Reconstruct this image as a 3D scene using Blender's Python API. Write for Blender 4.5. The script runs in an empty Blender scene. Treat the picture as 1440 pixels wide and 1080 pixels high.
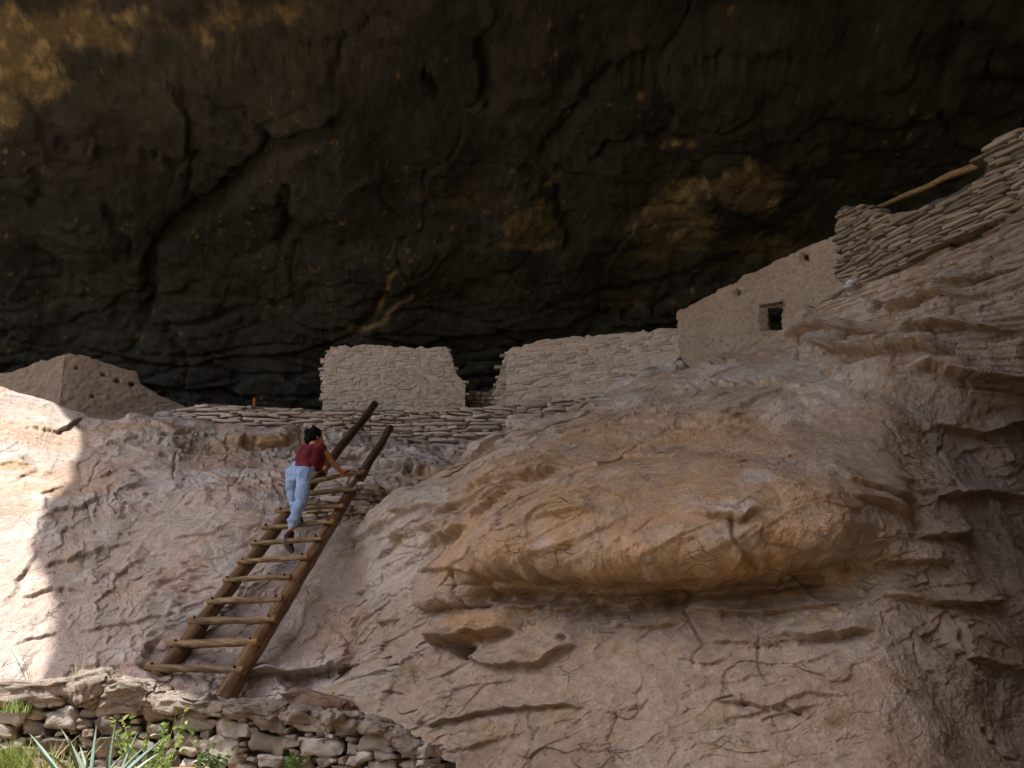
import bpy, math, random
import numpy as np
from mathutils import Vector, Matrix

# ------------------------------------------------------------------ basics
scn = bpy.context.scene
COL = scn.collection
F, PITCH, CAMZ = 1500.0, math.radians(15.0), 1.6
CP, SP = math.cos(PITCH), math.sin(PITCH)
rng = np.random.RandomState(7)
random.seed(7)

def at(px, py, Y):
    """point at world depth Y (metres ahead) seen at photo pixel px, py"""
    px = np.asarray(px, float); py = np.asarray(py, float); Y = np.asarray(Y, float)
    yu = (540 - py) / F
    dy = CP - yu * SP; dz = SP + yu * CP
    return np.stack(np.broadcast_arrays((px - 720) / F / dy * Y, Y, CAMZ + dz / dy * Y), -1)

def pix(P):
    x, y, z = P[..., 0], P[..., 1], P[..., 2] - CAMZ
    d = y * CP + z * SP; u = -y * SP + z * CP
    d = np.maximum(d, .05)
    return 720 + F * x / d, 540 - F * u / d

def S(x): return ((x / 255.0 + 0.055) / 1.055) ** 2.4 if x > 10 else x / 255 / 12.92
def rgb(r, g, b): return np.array([S(r), S(g), S(b)])
def sm(a, b, x):
    t = np.clip((x - a) / (b - a), 0, 1); return t * t * (3 - 2 * t)

# ------------------------------------------------------------------ noise
_perm = np.tile(rng.permutation(256), 3).astype(np.int32)
_grad = rng.normal(size=(256, 3)).astype(np.float32); _grad /= np.linalg.norm(_grad, axis=1)[:, None]
_rnd = rng.rand(256, 4).astype(np.float32)

def perlin(p):
    p = np.asarray(p, np.float32); pi = np.floor(p); pf = p - pi; pi = pi.astype(np.int32) & 255
    w = pf * pf * pf * (pf * (pf * 6 - 15) + 10)
    out = 0
    for i in (0, 1):
        wx = w[..., 0] if i else 1 - w[..., 0]
        a = _perm[(pi[..., 0] + i) & 255]
        for j in (0, 1):
            wy = w[..., 1] if j else 1 - w[..., 1]
            b = _perm[a + ((pi[..., 1] + j) & 255)]
            for k in (0, 1):
                wz = w[..., 2] if k else 1 - w[..., 2]
                g = _grad[_perm[b + ((pi[..., 2] + k) & 255)]]
                d = g[..., 0] * (pf[..., 0] - i) + g[..., 1] * (pf[..., 1] - j) + g[..., 2] * (pf[..., 2] - k)
                out = out + wx * wy * wz * d
    return out * 1.5

def fbm(p, o=4, g=.5, ridge=False):
    s = 0; a = 1.0; p = np.asarray(p, np.float32)
    for i in range(o):
        n = perlin(p * (2.03 ** i) + 17.3 * i)
        s = s + a * ((1 - 2 * np.abs(n)) if ridge else n); a *= g
    return s

def worley(p):
    """F1, F2, per-cell random (4), vector from cell centre"""
    p = np.asarray(p, np.float32); shp = p.shape[:-1]; p = p.reshape(-1, 3)
    pi = np.floor(p).astype(np.int32); n = len(p)
    f1 = np.full(n, 9, np.float32); f2 = f1.copy(); idd = np.zeros(n, np.int32); vec = np.zeros((n, 3), np.float32)
    for i in (-1, 0, 1):
        for j in (-1, 0, 1):
            for k in (-1, 0, 1):
                c = pi + (i, j, k)
                h = _perm[_perm[_perm[c[:, 0] & 255] + (c[:, 1] & 255)] + (c[:, 2] & 255)]
                v = p - (c + _rnd[h, :3])
                d = np.sqrt((v * v).sum(1))
                near = d < f1
                f2 = np.where(near, f1, np.minimum(f2, d))
                idd = np.where(near, h, idd); vec[near] = v[near]; f1 = np.minimum(f1, d)
    return f1.reshape(shp), f2.reshape(shp), _rnd[_perm[idd + 7]].reshape(shp + (4,)), vec.reshape(shp + (3,))

def warp(p, f, a, o=2):
    return p + a * np.stack([fbm(p * f + s, o) for s in (3.1, 41.7, 77.9)], -1)

def plates(P, cell, tilt, amp, crack, wid, seed=0.0, wf=.8, wa=.25):
    """slabby relief: cells with own height and tilt, with cracks between. cell = 3 sizes, P rotated beforehand"""
    q = warp(P, wf, wa) / np.array(cell) + seed
    f1, f2, r, v = worley(q)
    h = amp * (r[..., 0] - .5) * 2 + tilt * (v[..., 0] * (r[..., 1] - .5) + v[..., 2] * (r[..., 2] - .7)) * 2
    e = sm(0, wid, f2 - f1)
    return h * (.35 + .65 * e) - crack * (1 - e) * (r[..., 3] > .3)

def terr(P, lay, wa, seed, along=(1, .6, 0), seg=3.0, sharp=.10):
    """broken shingled ledges: each bed swells towards its lower edge, then drops back. up-axis = z of P"""
    q = P[..., 2] / lay + seed * 7.31 + wa * fbm(P * (.42 / lay ** .5) + seed, 4, .55)
    li = np.floor(q); fr = q - li
    u = P @ np.array(along)
    m = perlin(np.stack([u / (lay * seg), li * 3.7, P[..., 1] * .4 / lay ** .5], -1)) + .35 * perlin(np.stack([u / (lay * seg) * 3.1, li * 1.7, q * 0], -1))
    return sm(0, sharp, fr) * (1 - fr) ** 1.3 * sm(-.12, .38, m), fr

def beds(P, lay, wid, seed, wa=.25, along=(1, .6, 0)):
    """stacked blocky beds: fraction up the bed, block offset, bed joint, cross joint"""
    q = P[..., 2] / lay + seed + wa * fbm(P * np.array([.6, .6, .9]) + seed, 3) + .12 * perlin(P * 3.5)
    q = q + .35 * perlin(np.stack([q * .8, 0 * q, 0 * q + seed], -1))
    li = np.floor(q).astype(int); fr = q - li; r1 = _rnd[_perm[li & 255], 0]
    u = (P @ np.array(along)) / wid * (.6 + r1) + r1 * 37 + .15 * perlin(P * 3); ui = np.floor(u).astype(int); uf = u - ui
    h = _rnd[_perm[_perm[li & 255] + (ui & 255)]]
    e = np.minimum(uf, 1 - uf) * wid / lay
    return fr, h[..., 0] - .5, 1 - sm(.0, .16, np.minimum(fr, 1 - fr) - .12 * (h[..., 1] - .3)), 1 - sm(0, .16, e)

def rot(P, ax, deg):
    M = np.array(Matrix.Rotation(math.radians(deg), 3, ax)); return P @ M.T

# ------------------------------------------------------------------ meshes
def finish(name, V, Fq, mat, col=None, smooth=True, parent=None, tris=False):
    me = bpy.data.meshes.new(name)
    V = np.asarray(V, np.float32).reshape(-1, 3); Fq = np.asarray(Fq, np.int32); k = Fq.shape[1]
    me.vertices.add(len(V)); me.vertices.foreach_set('co', V.ravel())
    me.loops.add(Fq.size); me.loops.foreach_set('vertex_index', Fq.ravel())
    me.polygons.add(len(Fq)); me.polygons.foreach_set('loop_start', np.arange(0, Fq.size, k, dtype=np.int32))
    me.polygons.foreach_set('loop_total', np.full(len(Fq), k, np.int32))
    me.polygons.foreach_set('use_smooth', np.full(len(Fq), smooth))
    me.update(calc_edges=True)
    if col is not None:
        a = me.color_attributes.new('tint', 'FLOAT_COLOR', 'POINT')
        c = np.ones((len(V), 4), np.float32); c[:, :3] = np.asarray(col).reshape(-1, 3); a.data.foreach_set('color', c.ravel())
    me.materials.append(mat)
    o = bpy.data.objects.new(name, me); COL.objects.link(o)
    if parent is not None: o.parent = parent
    return o

def outward(n, down=-.12, keep=.25):
    """push ledges outwards rather than upwards, so that their undersides face down"""
    d = n * np.array([1, 1, keep]); d /= np.linalg.norm(d, axis=-1)[..., None] + 1e-6; d = d + np.array([0, 0, down])
    return d

def gridfaces(nr, nc, flip=False):
    i = np.arange(nr - 1)[:, None] * nc + np.arange(nc - 1)[None]
    f = np.stack([i, i + 1, i + nc + 1, i + nc], -1).reshape(-1, 4)
    return f[:, ::-1] if flip else f

def gnormals(P):
    du = np.gradient(P, axis=1); dv = np.gradient(P, axis=0)
    n = np.cross(du, dv); n /= np.linalg.norm(n, axis=-1)[..., None] + 1e-9
    return n

def blur(A, k):
    """cheap box blur (3 passes) over both axes"""
    for _ in range(3):
        for ax in (0, 1):
            pad = [(0, 0)] * A.ndim; pad[ax] = (k, k)
            c = np.cumsum(np.pad(A, pad, mode='edge'), axis=ax)
            n = A.shape[ax]
            hi = np.take(c, range(2 * k, 2 * k + n), axis=ax)
            lo = np.concatenate([np.zeros_like(np.take(c, [0], axis=ax)), np.take(c, range(0, n - 1), axis=ax)], axis=ax)
            A = (hi - lo) / (2 * k + 1)
    return A

def tag(o, label=None, cat=None, group=None, kind=None):
    if label: o['label'] = label
    if cat: o['category'] = cat
    if group: o['group'] = group
    if kind: o['kind'] = kind
    return o

def empty(name, loc):
    o = bpy.data.objects.new(name, None); COL.objects.link(o); o.location = Vector([float(x) for x in loc]); o.empty_display_size = .2
    bpy.context.view_layer.update()
    return o

def under(o, parent):
    """parent o (built in world space) under an empty"""
    o.parent = parent
    o.matrix_parent_inverse = Matrix.Translation(-parent.location)
    return o

# ------------------------------------------------------------------ materials
def mat_rock(name, fine=40.0, bump=.5, dist=.02, vary=.22, rough=.93, wave=None, hue=None, spec=.2):
    m = bpy.data.materials.new(name); m.use_nodes = True; nt = m.node_tree; N = nt.nodes; L = nt.links
    b = N['Principled BSDF']; b.inputs['Roughness'].default_value = rough
    b.inputs['Specular IOR Level'].default_value = spec
    at_ = N.new('ShaderNodeAttribute'); at_.attribute_name = 'tint'
    tc = N.new('ShaderNodeNewGeometry')
    n1 = N.new('ShaderNodeTexNoise'); n1.inputs['Scale'].default_value = fine * .22; n1.inputs['Detail'].default_value = 8; n1.inputs['Roughness'].default_value = .65
    n2 = N.new('ShaderNodeTexNoise'); n2.inputs['Scale'].default_value = fine; n2.inputs['Detail'].default_value = 6; n2.inputs['Roughness'].default_value = .7
    L.new(tc.outputs['Position'], n1.inputs['Vector']); L.new(tc.outputs['Position'], n2.inputs['Vector'])
    mr = N.new('ShaderNodeMapRange'); mr.inputs['From Min'].default_value = .3; mr.inputs['From Max'].default_value = .7
    mr.inputs['To Min'].default_value = 1 - vary; mr.inputs['To Max'].default_value = 1 + vary
    L.new(n1.outputs['Fac'], mr.inputs['Value'])
    mx = N.new('ShaderNodeVectorMath'); mx.operation = 'SCALE'
    L.new(at_.outputs['Color'], mx.inputs[0]); L.new(mr.outputs[0], mx.inputs['Scale'])
    mr2 = N.new('ShaderNodeMapRange'); mr2.inputs['From Min'].default_value = .3; mr2.inputs['From Max'].default_value = .7
    mr2.inputs['To Min'].default_value = 1 - vary * .7; mr2.inputs['To Max'].default_value = 1 + vary * .7
    L.new(n2.outputs['Fac'], mr2.inputs['Value'])
    mx2 = N.new('ShaderNodeVectorMath'); mx2.operation = 'SCALE'
    L.new(mx.outputs[0], mx2.inputs[0]); L.new(mr2.outputs[0], mx2.inputs['Scale'])
    L.new(mx2.outputs[0], b.inputs['Base Color'])
    ad = N.new('ShaderNodeMath'); ad.operation = 'MULTIPLY_ADD'; ad.inputs[1].default_value = 1.6
    L.new(n1.outputs['Fac'], ad.inputs[0]); L.new(n2.outputs['Fac'], ad.inputs[2])
    hsrc = ad.outputs[0]
    if wave:
        wn = N.new('ShaderNodeTexNoise'); wn.inputs['Scale'].default_value = 2.2; wn.inputs['Detail'].default_value = 5; L.new(tc.outputs['Position'], wn.inputs['Vector'])
        wv = N.new('ShaderNodeVectorMath'); wv.operation = 'MULTIPLY_ADD'; wv.inputs[1].default_value = (.32, .32, .32)
        L.new(wn.outputs['Color'], wv.inputs[0]); L.new(tc.outputs['Position'], wv.inputs[2])
        sc_ = N.new('ShaderNodeMapping'); sc_.inputs['Scale'].default_value = (1, 1, 2.6); sc_.inputs['Rotation'].default_value = (0, .25, 0); L.new(wv.outputs[0], sc_.inputs['Vector'])
        prev = None
        for scl, wd in ((wave, .04),):
            vo = N.new('ShaderNodeTexVoronoi'); vo.feature = 'DISTANCE_TO_EDGE'; vo.inputs['Scale'].default_value = scl; L.new(sc_.outputs[0], vo.inputs['Vector'])
            e = N.new('ShaderNodeMapRange'); e.inputs['From Max'].default_value = wd; e.inputs['To Min'].default_value = 1; e.inputs['To Max'].default_value = 0; L.new(vo.outputs['Distance'], e.inputs['Value'])
            mk = N.new('ShaderNodeTexNoise'); mk.inputs['Scale'].default_value = scl * .9; mk.inputs['Detail'].default_value = 2; L.new(tc.outputs['Position'], mk.inputs['Vector'])
            m2 = N.new('ShaderNodeMapRange'); m2.inputs['From Min'].default_value = .56; m2.inputs['From Max'].default_value = .72; L.new(mk.outputs['Fac'], m2.inputs['Value'])
            mm = N.new('ShaderNodeMath'); mm.operation = 'MULTIPLY'; L.new(e.outputs[0], mm.inputs[0]); L.new(m2.outputs[0], mm.inputs[1])
            if prev is None: prev = mm.outputs[0]
            else:
                a2 = N.new('ShaderNodeMath'); a2.operation = 'MAXIMUM'; L.new(prev, a2.inputs[0]); L.new(mm.outputs[0], a2.inputs[1]); prev = a2.outputs[0]
        sb = N.new('ShaderNodeMath'); sb.operation = 'MULTIPLY_ADD'; sb.inputs[1].default_value = -1.6; L.new(prev, sb.inputs[0]); L.new(hsrc, sb.inputs[2]); hsrc = sb.outputs[0]
        dk = N.new('ShaderNodeMapRange'); dk.inputs['To Min'].default_value = 1; dk.inputs['To Max'].default_value = .86; L.new(prev, dk.inputs['Value'])
        mx3 = N.new('ShaderNodeVectorMath'); mx3.operation = 'SCALE'; L.new(mx2.outputs[0], mx3.inputs[0]); L.new(dk.outputs[0], mx3.inputs['Scale']); L.new(mx3.outputs[0], b.inputs['Base Color'])
    bp = N.new('ShaderNodeBump'); bp.inputs['Strength'].default_value = bump; bp.inputs['Distance'].default_value = dist
    L.new(hsrc, bp.inputs['Height']); L.new(bp.outputs[0], b.inputs['Normal'])
    return m

def mat_grain(name, axis, c1, c2, scale=30, stretch=.06, rough=.75, bump=.4):
    """wood: noise drawn out along a direction"""
    m = bpy.data.materials.new(name); m.use_nodes = True; nt = m.node_tree; N = nt.nodes; L = nt.links
    b = N['Principled BSDF']; b.inputs['Roughness'].default_value = rough; b.inputs['Specular IOR Level'].default_value = .25
    g = N.new('ShaderNodeNewGeometry')
    al = N.new('ShaderNodeVectorRotate'); al.rotation_type = 'EULER_XYZ'
    e = Vector(axis).normalized().to_track_quat('Z', 'Y').inverted().to_euler('XYZ'); al.inputs['Rotation'].default_value = e
    L.new(g.outputs['Position'], al.inputs['Vector'])
    mp = N.new('ShaderNodeMapping'); mp.inputs['Scale'].default_value = (1, 1, stretch); L.new(al.outputs[0], mp.inputs['Vector'])
    n = N.new('ShaderNodeTexNoise'); n.inputs['Scale'].default_value = scale; n.inputs['Detail'].default_value = 7; n.inputs['Roughness'].default_value = .6
    L.new(mp.outputs[0], n.inputs['Vector'])
    at_ = N.new('ShaderNodeAttribute'); at_.attribute_name = 'tint'
    r = N.new('ShaderNodeValToRGB'); r.color_ramp.elements[0].position = .36; r.color_ramp.elements[1].position = .66
    r.color_ramp.elements[0].color = (*c1, 1); r.color_ramp.elements[1].color = (*c2, 1)
    L.new(n.outputs['Fac'], r.inputs[0])
    mx = N.new('ShaderNodeVectorMath'); mx.operation = 'MULTIPLY'
    L.new(r.outputs[0], mx.inputs[0]); L.new(at_.outputs['Color'], mx.inputs[1]); L.new(mx.outputs[0], b.inputs['Base Color'])
    bp = N.new('ShaderNodeBump'); bp.inputs['Strength'].default_value = bump; bp.inputs['Distance'].default_value = .01
    L.new(n.outputs['Fac'], bp.inputs['Height']); L.new(bp.outputs[0], b.inputs['Normal'])
    return m

def mat_plain(name, c, rough=.8, vary=.12, scale=60, bump=.1, trans=0, sheen=0):
    m = bpy.data.materials.new(name); m.use_nodes = True; nt = m.node_tree; N = nt.nodes; L = nt.links
    b = N['Principled BSDF']; b.inputs['Roughness'].default_value = rough; b.inputs['Specular IOR Level'].default_value = .3
    g = N.new('ShaderNodeNewGeometry')
    n = N.new('ShaderNodeTexNoise'); n.inputs['Scale'].default_value = scale; n.inputs['Detail'].default_value = 5
    L.new(g.outputs['Position'], n.inputs['Vector'])
    r = N.new('ShaderNodeValToRGB'); r.color_ramp.elements[0].position = .35; r.color_ramp.elements[1].position = .65
    c = np.array(c)
    r.color_ramp.elements[0].color = (*np.clip(c * (1 - vary), 0, 1), 1); r.color_ramp.elements[1].color = (*np.clip(c * (1 + vary), 0, 1), 1)
    L.new(n.outputs['Fac'], r.inputs[0]); L.new(r.outputs[0], b.inputs['Base Color'])
    bp = N.new('ShaderNodeBump'); bp.inputs['Strength'].default_value = bump; bp.inputs['Distance'].default_value = .01
    L.new(n.outputs['Fac'], bp.inputs['Height']); L.new(bp.outputs[0], b.inputs['Normal'])
    if sheen: b.inputs['Sheen Weight'].default_value = sheen
    if trans:
        b.inputs['Subsurface Weight'].default_value = trans; b.inputs['Subsurface Radius'].default_value = (.02, .03, .01)
    return m

M_rock = mat_rock('weathered_tuff', 46, .95, .028, .22, wave=3.6)
M_roof = mat_rock('sooty_tuff', 26, .8, .04, .25, spec=.04)
M_wall = mat_rock('masonry_stone', 60, .5, .012, .16)
M_ground = mat_rock('dry_soil', 30, .6, .03, .25)

# ------------------------------------------------------------------ feature helpers (relief drawn on a surface)
def ledge(px, py, pts, A, L=40, w=2.5, ends=18, wob=3.0, rnd=0):
    xs = np.array([p[0] for p in pts], float); ys = np.array([p[1] for p in pts], float)
    out = np.zeros(px.shape, np.float32)
    m = (px > xs[0] - ends) & (px < xs[-1] + ends) & (py > ys.min() - 5 * L) & (py < ys.max() + 8 * w + 10)
    if not m.any(): return out
    x, y = px[m], py[m]
    yl = np.interp(x, xs, ys)
    near = np.exp(-((y - yl) / 12) ** 2)
    yl = yl + wob * 1.6 * perlin(np.stack([x * .035, y * .02 + xs[0], y * 0], -1)) + near * (wob * .7 * perlin(np.stack([x * .10, y * .03, y * 0 + 5], -1)) + wob * .22 * perlin(np.stack([x * .3, y * .05, y * 0], -1)))
    d = yl - y
    t = sm(xs[0] - ends, xs[0] + ends, x) * (1 - sm(xs[-1] - ends, xs[-1] + ends, x))
    k = np.exp(-np.maximum(d - rnd, 0) / L)
    if rnd: k = k * np.sqrt(np.clip(1 - (1 - np.clip(d / rnd, 0, 1)) ** 2, 0, 1)); w = .5
    out[m] = A * t * (sm(-w, w, d) if not rnd else 1) * k
    return out

def crack(px, py, pts, depth, w=2.5, wob=3.0):
    pts = np.array(pts, float); out = np.zeros(px.shape, np.float32)
    m = (px > pts[:, 0].min() - 6 * w) & (px < pts[:, 0].max() + 6 * w) & (py > pts[:, 1].min() - 6 * w) & (py < pts[:, 1].max() + 6 * w)
    if not m.any(): return out
    x, y = px[m], py[m]
    wx = x + wob * perlin(np.stack([x * .06, y * .06, y * 0 + 3], -1)); wy = y + wob * perlin(np.stack([x * .06, y * .06, y * 0 + 9], -1))
    best = np.full(x.shape, 1e9)
    for a, b in zip(pts[:-1], pts[1:]):
        ab = b - a; t = np.clip(((wx - a[0]) * ab[0] + (wy - a[1]) * ab[1]) / (ab @ ab), 0, 1)
        best = np.minimum(best, np.hypot(wx - a[0] - t * ab[0], wy - a[1] - t * ab[1]))
    out[m] = -depth * np.exp(-(best / w) ** 2)
    return out

def blob(px, py, lst, nz, f=.35):
    """soft-edged patches: list of x, y, rx, ry, strength; nz breaks their edge"""
    s = np.zeros(px.shape)
    for x, y, rx, ry, a in lst:
        d = ((px - x) / rx) ** 2 + ((py - y) / ry) ** 2
        s = np.maximum(s, a * np.exp(-d * .7))
    return sm(.38, .38 + f, s + nz)

def lerpc(c, d, m): return c + (d - c) * m[..., None]

# ================================================================== LEFT ROCK SLOPE
CREST = np.array([(-900, 470), (-400, 505), (-100, 532), (0, 545), (60, 564), (112, 586), (160, 593), (240, 589), (270, 597), (330, 602), (450, 615), (600, 622), (700, 618), (800, 600), (900, 580), (1000, 560)], float)
TA = [(-.6, 8.4), (-.25, 9.6), (0, 10.65), (.16, 11.15), (.43, 12.05), (.69, 13.1), (.735, 13.7), (.80, 15.3), (.87, 16.8), (1, 19.7)]
TB = [(-.6, 8.4), (-.25, 9.7), (0, 10.75), (.3, 12.1), (.6, 13.9), (.8, 15.7), (.93, 17.4), (1, 18.6)]
def left_slope():
    xs = np.concatenate([np.arange(-900, -30, 9), np.arange(-30, 700, 1.5), np.arange(700, 960, 8)])
    ys = np.concatenate([np.arange(1200, 1000, -6), np.arange(1000, 700, -1.6), np.arange(700, 560, -1.1)])
    # rows follow t between foot and crest
    tt = np.concatenate([np.linspace(-.6, -.1, 30, endpoint=False), np.linspace(-.1, .68, 250, endpoint=False), np.linspace(.68, 1, 150)])
    X, T = np.meshgrid(xs, tt)
    cr = np.interp(X, CREST[:, 0], CREST[:, 1])
    PY = 960 - T * (960 - cr)
    wl = sm(180, 380, X) * (1 - .0 * X)
    Y = np.interp(T, [a for a, _ in TA], [b for _, b in TA]) * wl + np.interp(T, [a for a, _ in TB], [b for _, b in TB]) * (1 - wl)
    Y = blur(Y, 3)
    # crest extension rows: over the top and back under the terrace
    P = at(X, PY, Y)
    last = P[-1]
    ext = [last + np.array([0, d, e]) for d, e in ((.15, .04), (.35, .05), (.7, .0), (1.2, -.15), (2.2, -.5))]
    P = np.concatenate([P, np.array(ext)], 0)
    PX, PY = pix(P)
    n = gnormals(blur(P, 4)); n *= np.sign((n * np.array([0, -1, .3])).sum(-1))[..., None]
    R = rot(rot(P, 'X', -35), 'Y', 28)        # flakes run up to the right
    lo = sm(560, 700, PY)
    top = 1 - sm(630, 690, PY)
    h = .22 * fbm(P * .45, 3) + .05 * fbm(P * 1.7 + 5, 3)
    dens = sm(-.35, .25, fbm(P * .5 + 30, 2))
    calm = sm(-.15, .25, fbm(P * .55 + 44, 3))
    R2 = rot(rot(P, 'X', -35), 'Y', 20)
    t1, _ = terr(R, .52, .55, 1.0, seg=3.2); t2, _ = terr(R, .21, .7, 2.0, seg=4); t3, _ = terr(R2, .085, .9, 3.0, seg=5); t4, _ = terr(R2, .04, 1.0, 4.0, seg=5)
    h += (.12 * t1 + .072 * t2 * (.35 + .65 * dens) + .055 * t3 * dens + .032 * t4 * dens * (.4 + .6 * calm)) * (.25 + .75 * lo)
    h += plates(R, (.5, .4, .16), .02, .012, .022, .07, 9.3, 1.6, .2) * dens * (.3 + .7 * lo)
    h += .012 * fbm(P * 6, 3) + .008 * fbm(P * 17, 3, .7)
    # horizontal beds under the terrace wall
    h *= .5 + .5 * sm(60, 220, PX)
    wst = sm(300, 520, PX) * (1 - sm(690, 745, PY)); wst = np.maximum(wst, .14 * top)
    fr, off, bj, cj = beds(P, .13, .55, 3.0)
    fr2, off2, bj2, cj2 = beds(P, .055, .3, 9.0)
    slope = .42
    Yd = wst * (fr * .13 / slope * .7 + .06 * off - .05 * bj - .03 * cj + (.04 * off2 - .018 * bj2 - .012 * cj2))
    px, py = PX, PY
    for pts, A, L in (
        ([(0, 655), (38, 652)], .10, 18), ([(40, 600), (81, 607), (115, 589)], .14, 18), ([(60, 722), (115, 722), (145, 708)], .13, 26),
        ([(140, 627), (183, 631), (213, 640), (262, 646)], .15, 14), ([(180, 594), (265, 613), (300, 616)], .20, 10),
        ([(318, 624), (384, 631), (408, 622)], .18, 12), ([(60, 802), (130, 785), (190, 770)], .10, 20), ([(120, 680), (180, 665), (230, 655)], .08, 18),
        ([(100, 745), (160, 760), (240, 740)], .08, 24), ([(230, 700), (300, 690), (345, 700)], .08, 16), ([(255, 760), (300, 752), (330, 735)], .09, 20),
        ([(30, 840), (90, 830), (150, 842)], .09, 22), ([(120, 890), (200, 880), (260, 858)], .10, 24), ([(20, 905), (80, 890)], .08, 18),
        ([(90, 940), (160, 947), (240, 950)], .08, 18), ([(250, 820), (300, 800)], .07, 14), ([(200, 835), (250, 812), (290, 790)], .08, 18),
        ([(520, 655), (570, 668), (620, 674), (665, 668)], .20, 16), ([(540, 636), (600, 641), (660, 636)], .10, 9), ([(480, 622), (560, 622), (640, 618)], .16, 8),
        ([(530, 610), (640, 612), (760, 604)], .14, 6), ([(400, 612), (470, 616), (540, 614)], .12, 6), ([(450, 655), (500, 650), (520, 646)], .14, 8),
        ([(360, 955), (430, 952), (500, 946)], .25, 22)):
        h += ledge(px, py, pts, A * (.62 if pts[0][0] < 300 else 1), L, 2.0)
    for pts, d in (([(430, 745), (420, 800), (425, 850), (405, 930)], .02), ([(150, 640), (120, 690), (130, 740)], .03), ([(345, 650), (330, 700), (300, 740), (290, 800)], .03),
                   ([(250, 640), (235, 690), (215, 720)], .03), ([(300, 740), (340, 745), (380, 735)], .03), ([(470, 900), (455, 925), (470, 960)], .04)):
        h += crack(px, py, pts, d, 2.2, 8)
    # smooth washed gully behind and right of the ladder
    gul = np.exp(-((px - (560 - (py - 720) * .9)) / 75) ** 2) * sm(725, 760, py) * (1 - sm(925, 960, py))
    h = h * (1 - .72 * gul)
    P = P + outward(n) * (h * 1.25)[..., None]; P[:-5, :, 1] -= Yd[:-5]
    nz = fbm(P * .9 + 3, 4) * .35; nz2 = fbm(P * 3.1 + 8, 4)
    c = np.broadcast_to(rgb(188, 170, 158), P.shape) * 1.0
    c = lerpc(c, rgb(196, 160, 132), .55 * sm(-.1, .5, fbm(P * .7 + 50, 4)))
    c = lerpc(c, rgb(206, 196, 190), .6 * sm(.0, .5, fbm(P * 1.1 + 90, 4)))
    c = lerpc(c, rgb(182, 150, 112), .7 * blob(px, py, [(200, 606, 90, 7, .9), (360, 628, 70, 6, 1), (600, 672, 60, 7, .8), (90, 730, 50, 8, .8), (490, 615, 40, 5, .7), (20, 655, 30, 6, .9)], nz, .3))
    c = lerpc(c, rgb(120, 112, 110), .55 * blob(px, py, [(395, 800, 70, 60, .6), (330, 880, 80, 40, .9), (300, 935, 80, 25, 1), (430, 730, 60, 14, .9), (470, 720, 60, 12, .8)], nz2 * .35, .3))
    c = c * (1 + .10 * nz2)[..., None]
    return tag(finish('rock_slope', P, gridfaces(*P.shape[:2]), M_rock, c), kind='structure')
left_slope()

# ================================================================== RIGHT ROCK OUTCROP
SIL = np.array([(300, 1020), (380, 930), (440, 850), (500, 752), (530, 716), (560, 694), (600, 676), (640, 655), (668, 640), (700, 616), (760, 588), (800, 578), (850, 553), (900, 532), (975, 516), (1040, 500),
                (1085, 478), (1115, 458), (1150, 432), (1195, 402), (1240, 378), (1300, 344), (1340, 324), (1440, 276), (1600, 200), (1900, 80), (2400, -100)], float)
YT = {  # px: [(py, Y)...]
    300: [(1130, 9.6), (1000, 11.5), (930, 12.5)],
    430: [(1130, 8.9), (1040, 9.7), (960, 11.0), (900, 12.0), (840, 13.0)],
    500: [(1130, 8.5), (1060, 8.95), (1000, 9.6), (940, 10.55), (880, 11.25), (800, 12.0), (750, 12.75)],
    600: [(1130, 8.2), (1080, 8.5), (1000, 8.95), (930, 9.6), (880, 10.2), (845, 10.5), (800, 10.75), (740, 11.6), (700, 12.5), (676, 13.2)],
    720: [(1130, 8.0), (1080, 8.25), (1000, 8.7), (930, 9.15), (880, 9.65), (845, 9.85), (815, 9.8), (760, 10.25), (700, 11.1), (650, 12.2), (605, 13.6)],
    850: [(1130, 7.7), (1080, 7.95), (1000, 8.35), (930, 8.8), (880, 9.25), (850, 9.45), (818, 9.3), (760, 9.6), (700, 10.2), (630, 11.5), (585, 12.8), (553, 14.2)],
    1000: [(1130, 7.5), (1080, 7.7), (1000, 8.05), (930, 8.45), (870, 8.9), (845, 9.1), (812, 8.9), (760, 9.1), (700, 9.6), (620, 10.8), (560, 12.4), (510, 14.3)],
    1130: [(1130, 7.35), (1080, 7.5), (1000, 7.85), (930, 8.2), (860, 8.7), (820, 8.9), (795, 8.8), (740, 9.1), (660, 9.9), (580, 11.0), (510, 12.6), (448, 13.9)],
    1240: [(1130, 7.2), (1080, 7.35), (1000, 7.65), (900, 8.15), (800, 8.7), (700, 9.3), (600, 10.1), (520, 11.0), (440, 12.0), (378, 12.8)],
    1340: [(1130, 7.3), (1080, 7.45), (1000, 7.8), (900, 8.4), (800, 9.1), (700, 9.9), (600, 10.5), (520, 10.7), (440, 11.1), (324, 11.9)],
    1440: [(1130, 7.7), (1080, 7.9), (1000, 8.35), (900, 9.1), (800, 10.0), (700, 10.9), (600, 11.2), (520, 10.6), (440, 10.4), (276, 10.8)],
    1600: [(1130, 8.9), (1000, 9.5), (800, 11.3), (700, 12.2), (600, 12.3), (500, 11.0), (400, 9.6), (200, 9.7)],
    2400: [(1130, 9.5), (1000, 10.0), (800, 11.0), (600, 11.5), (400, 9.8), (-100, 8.2)]}
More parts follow.
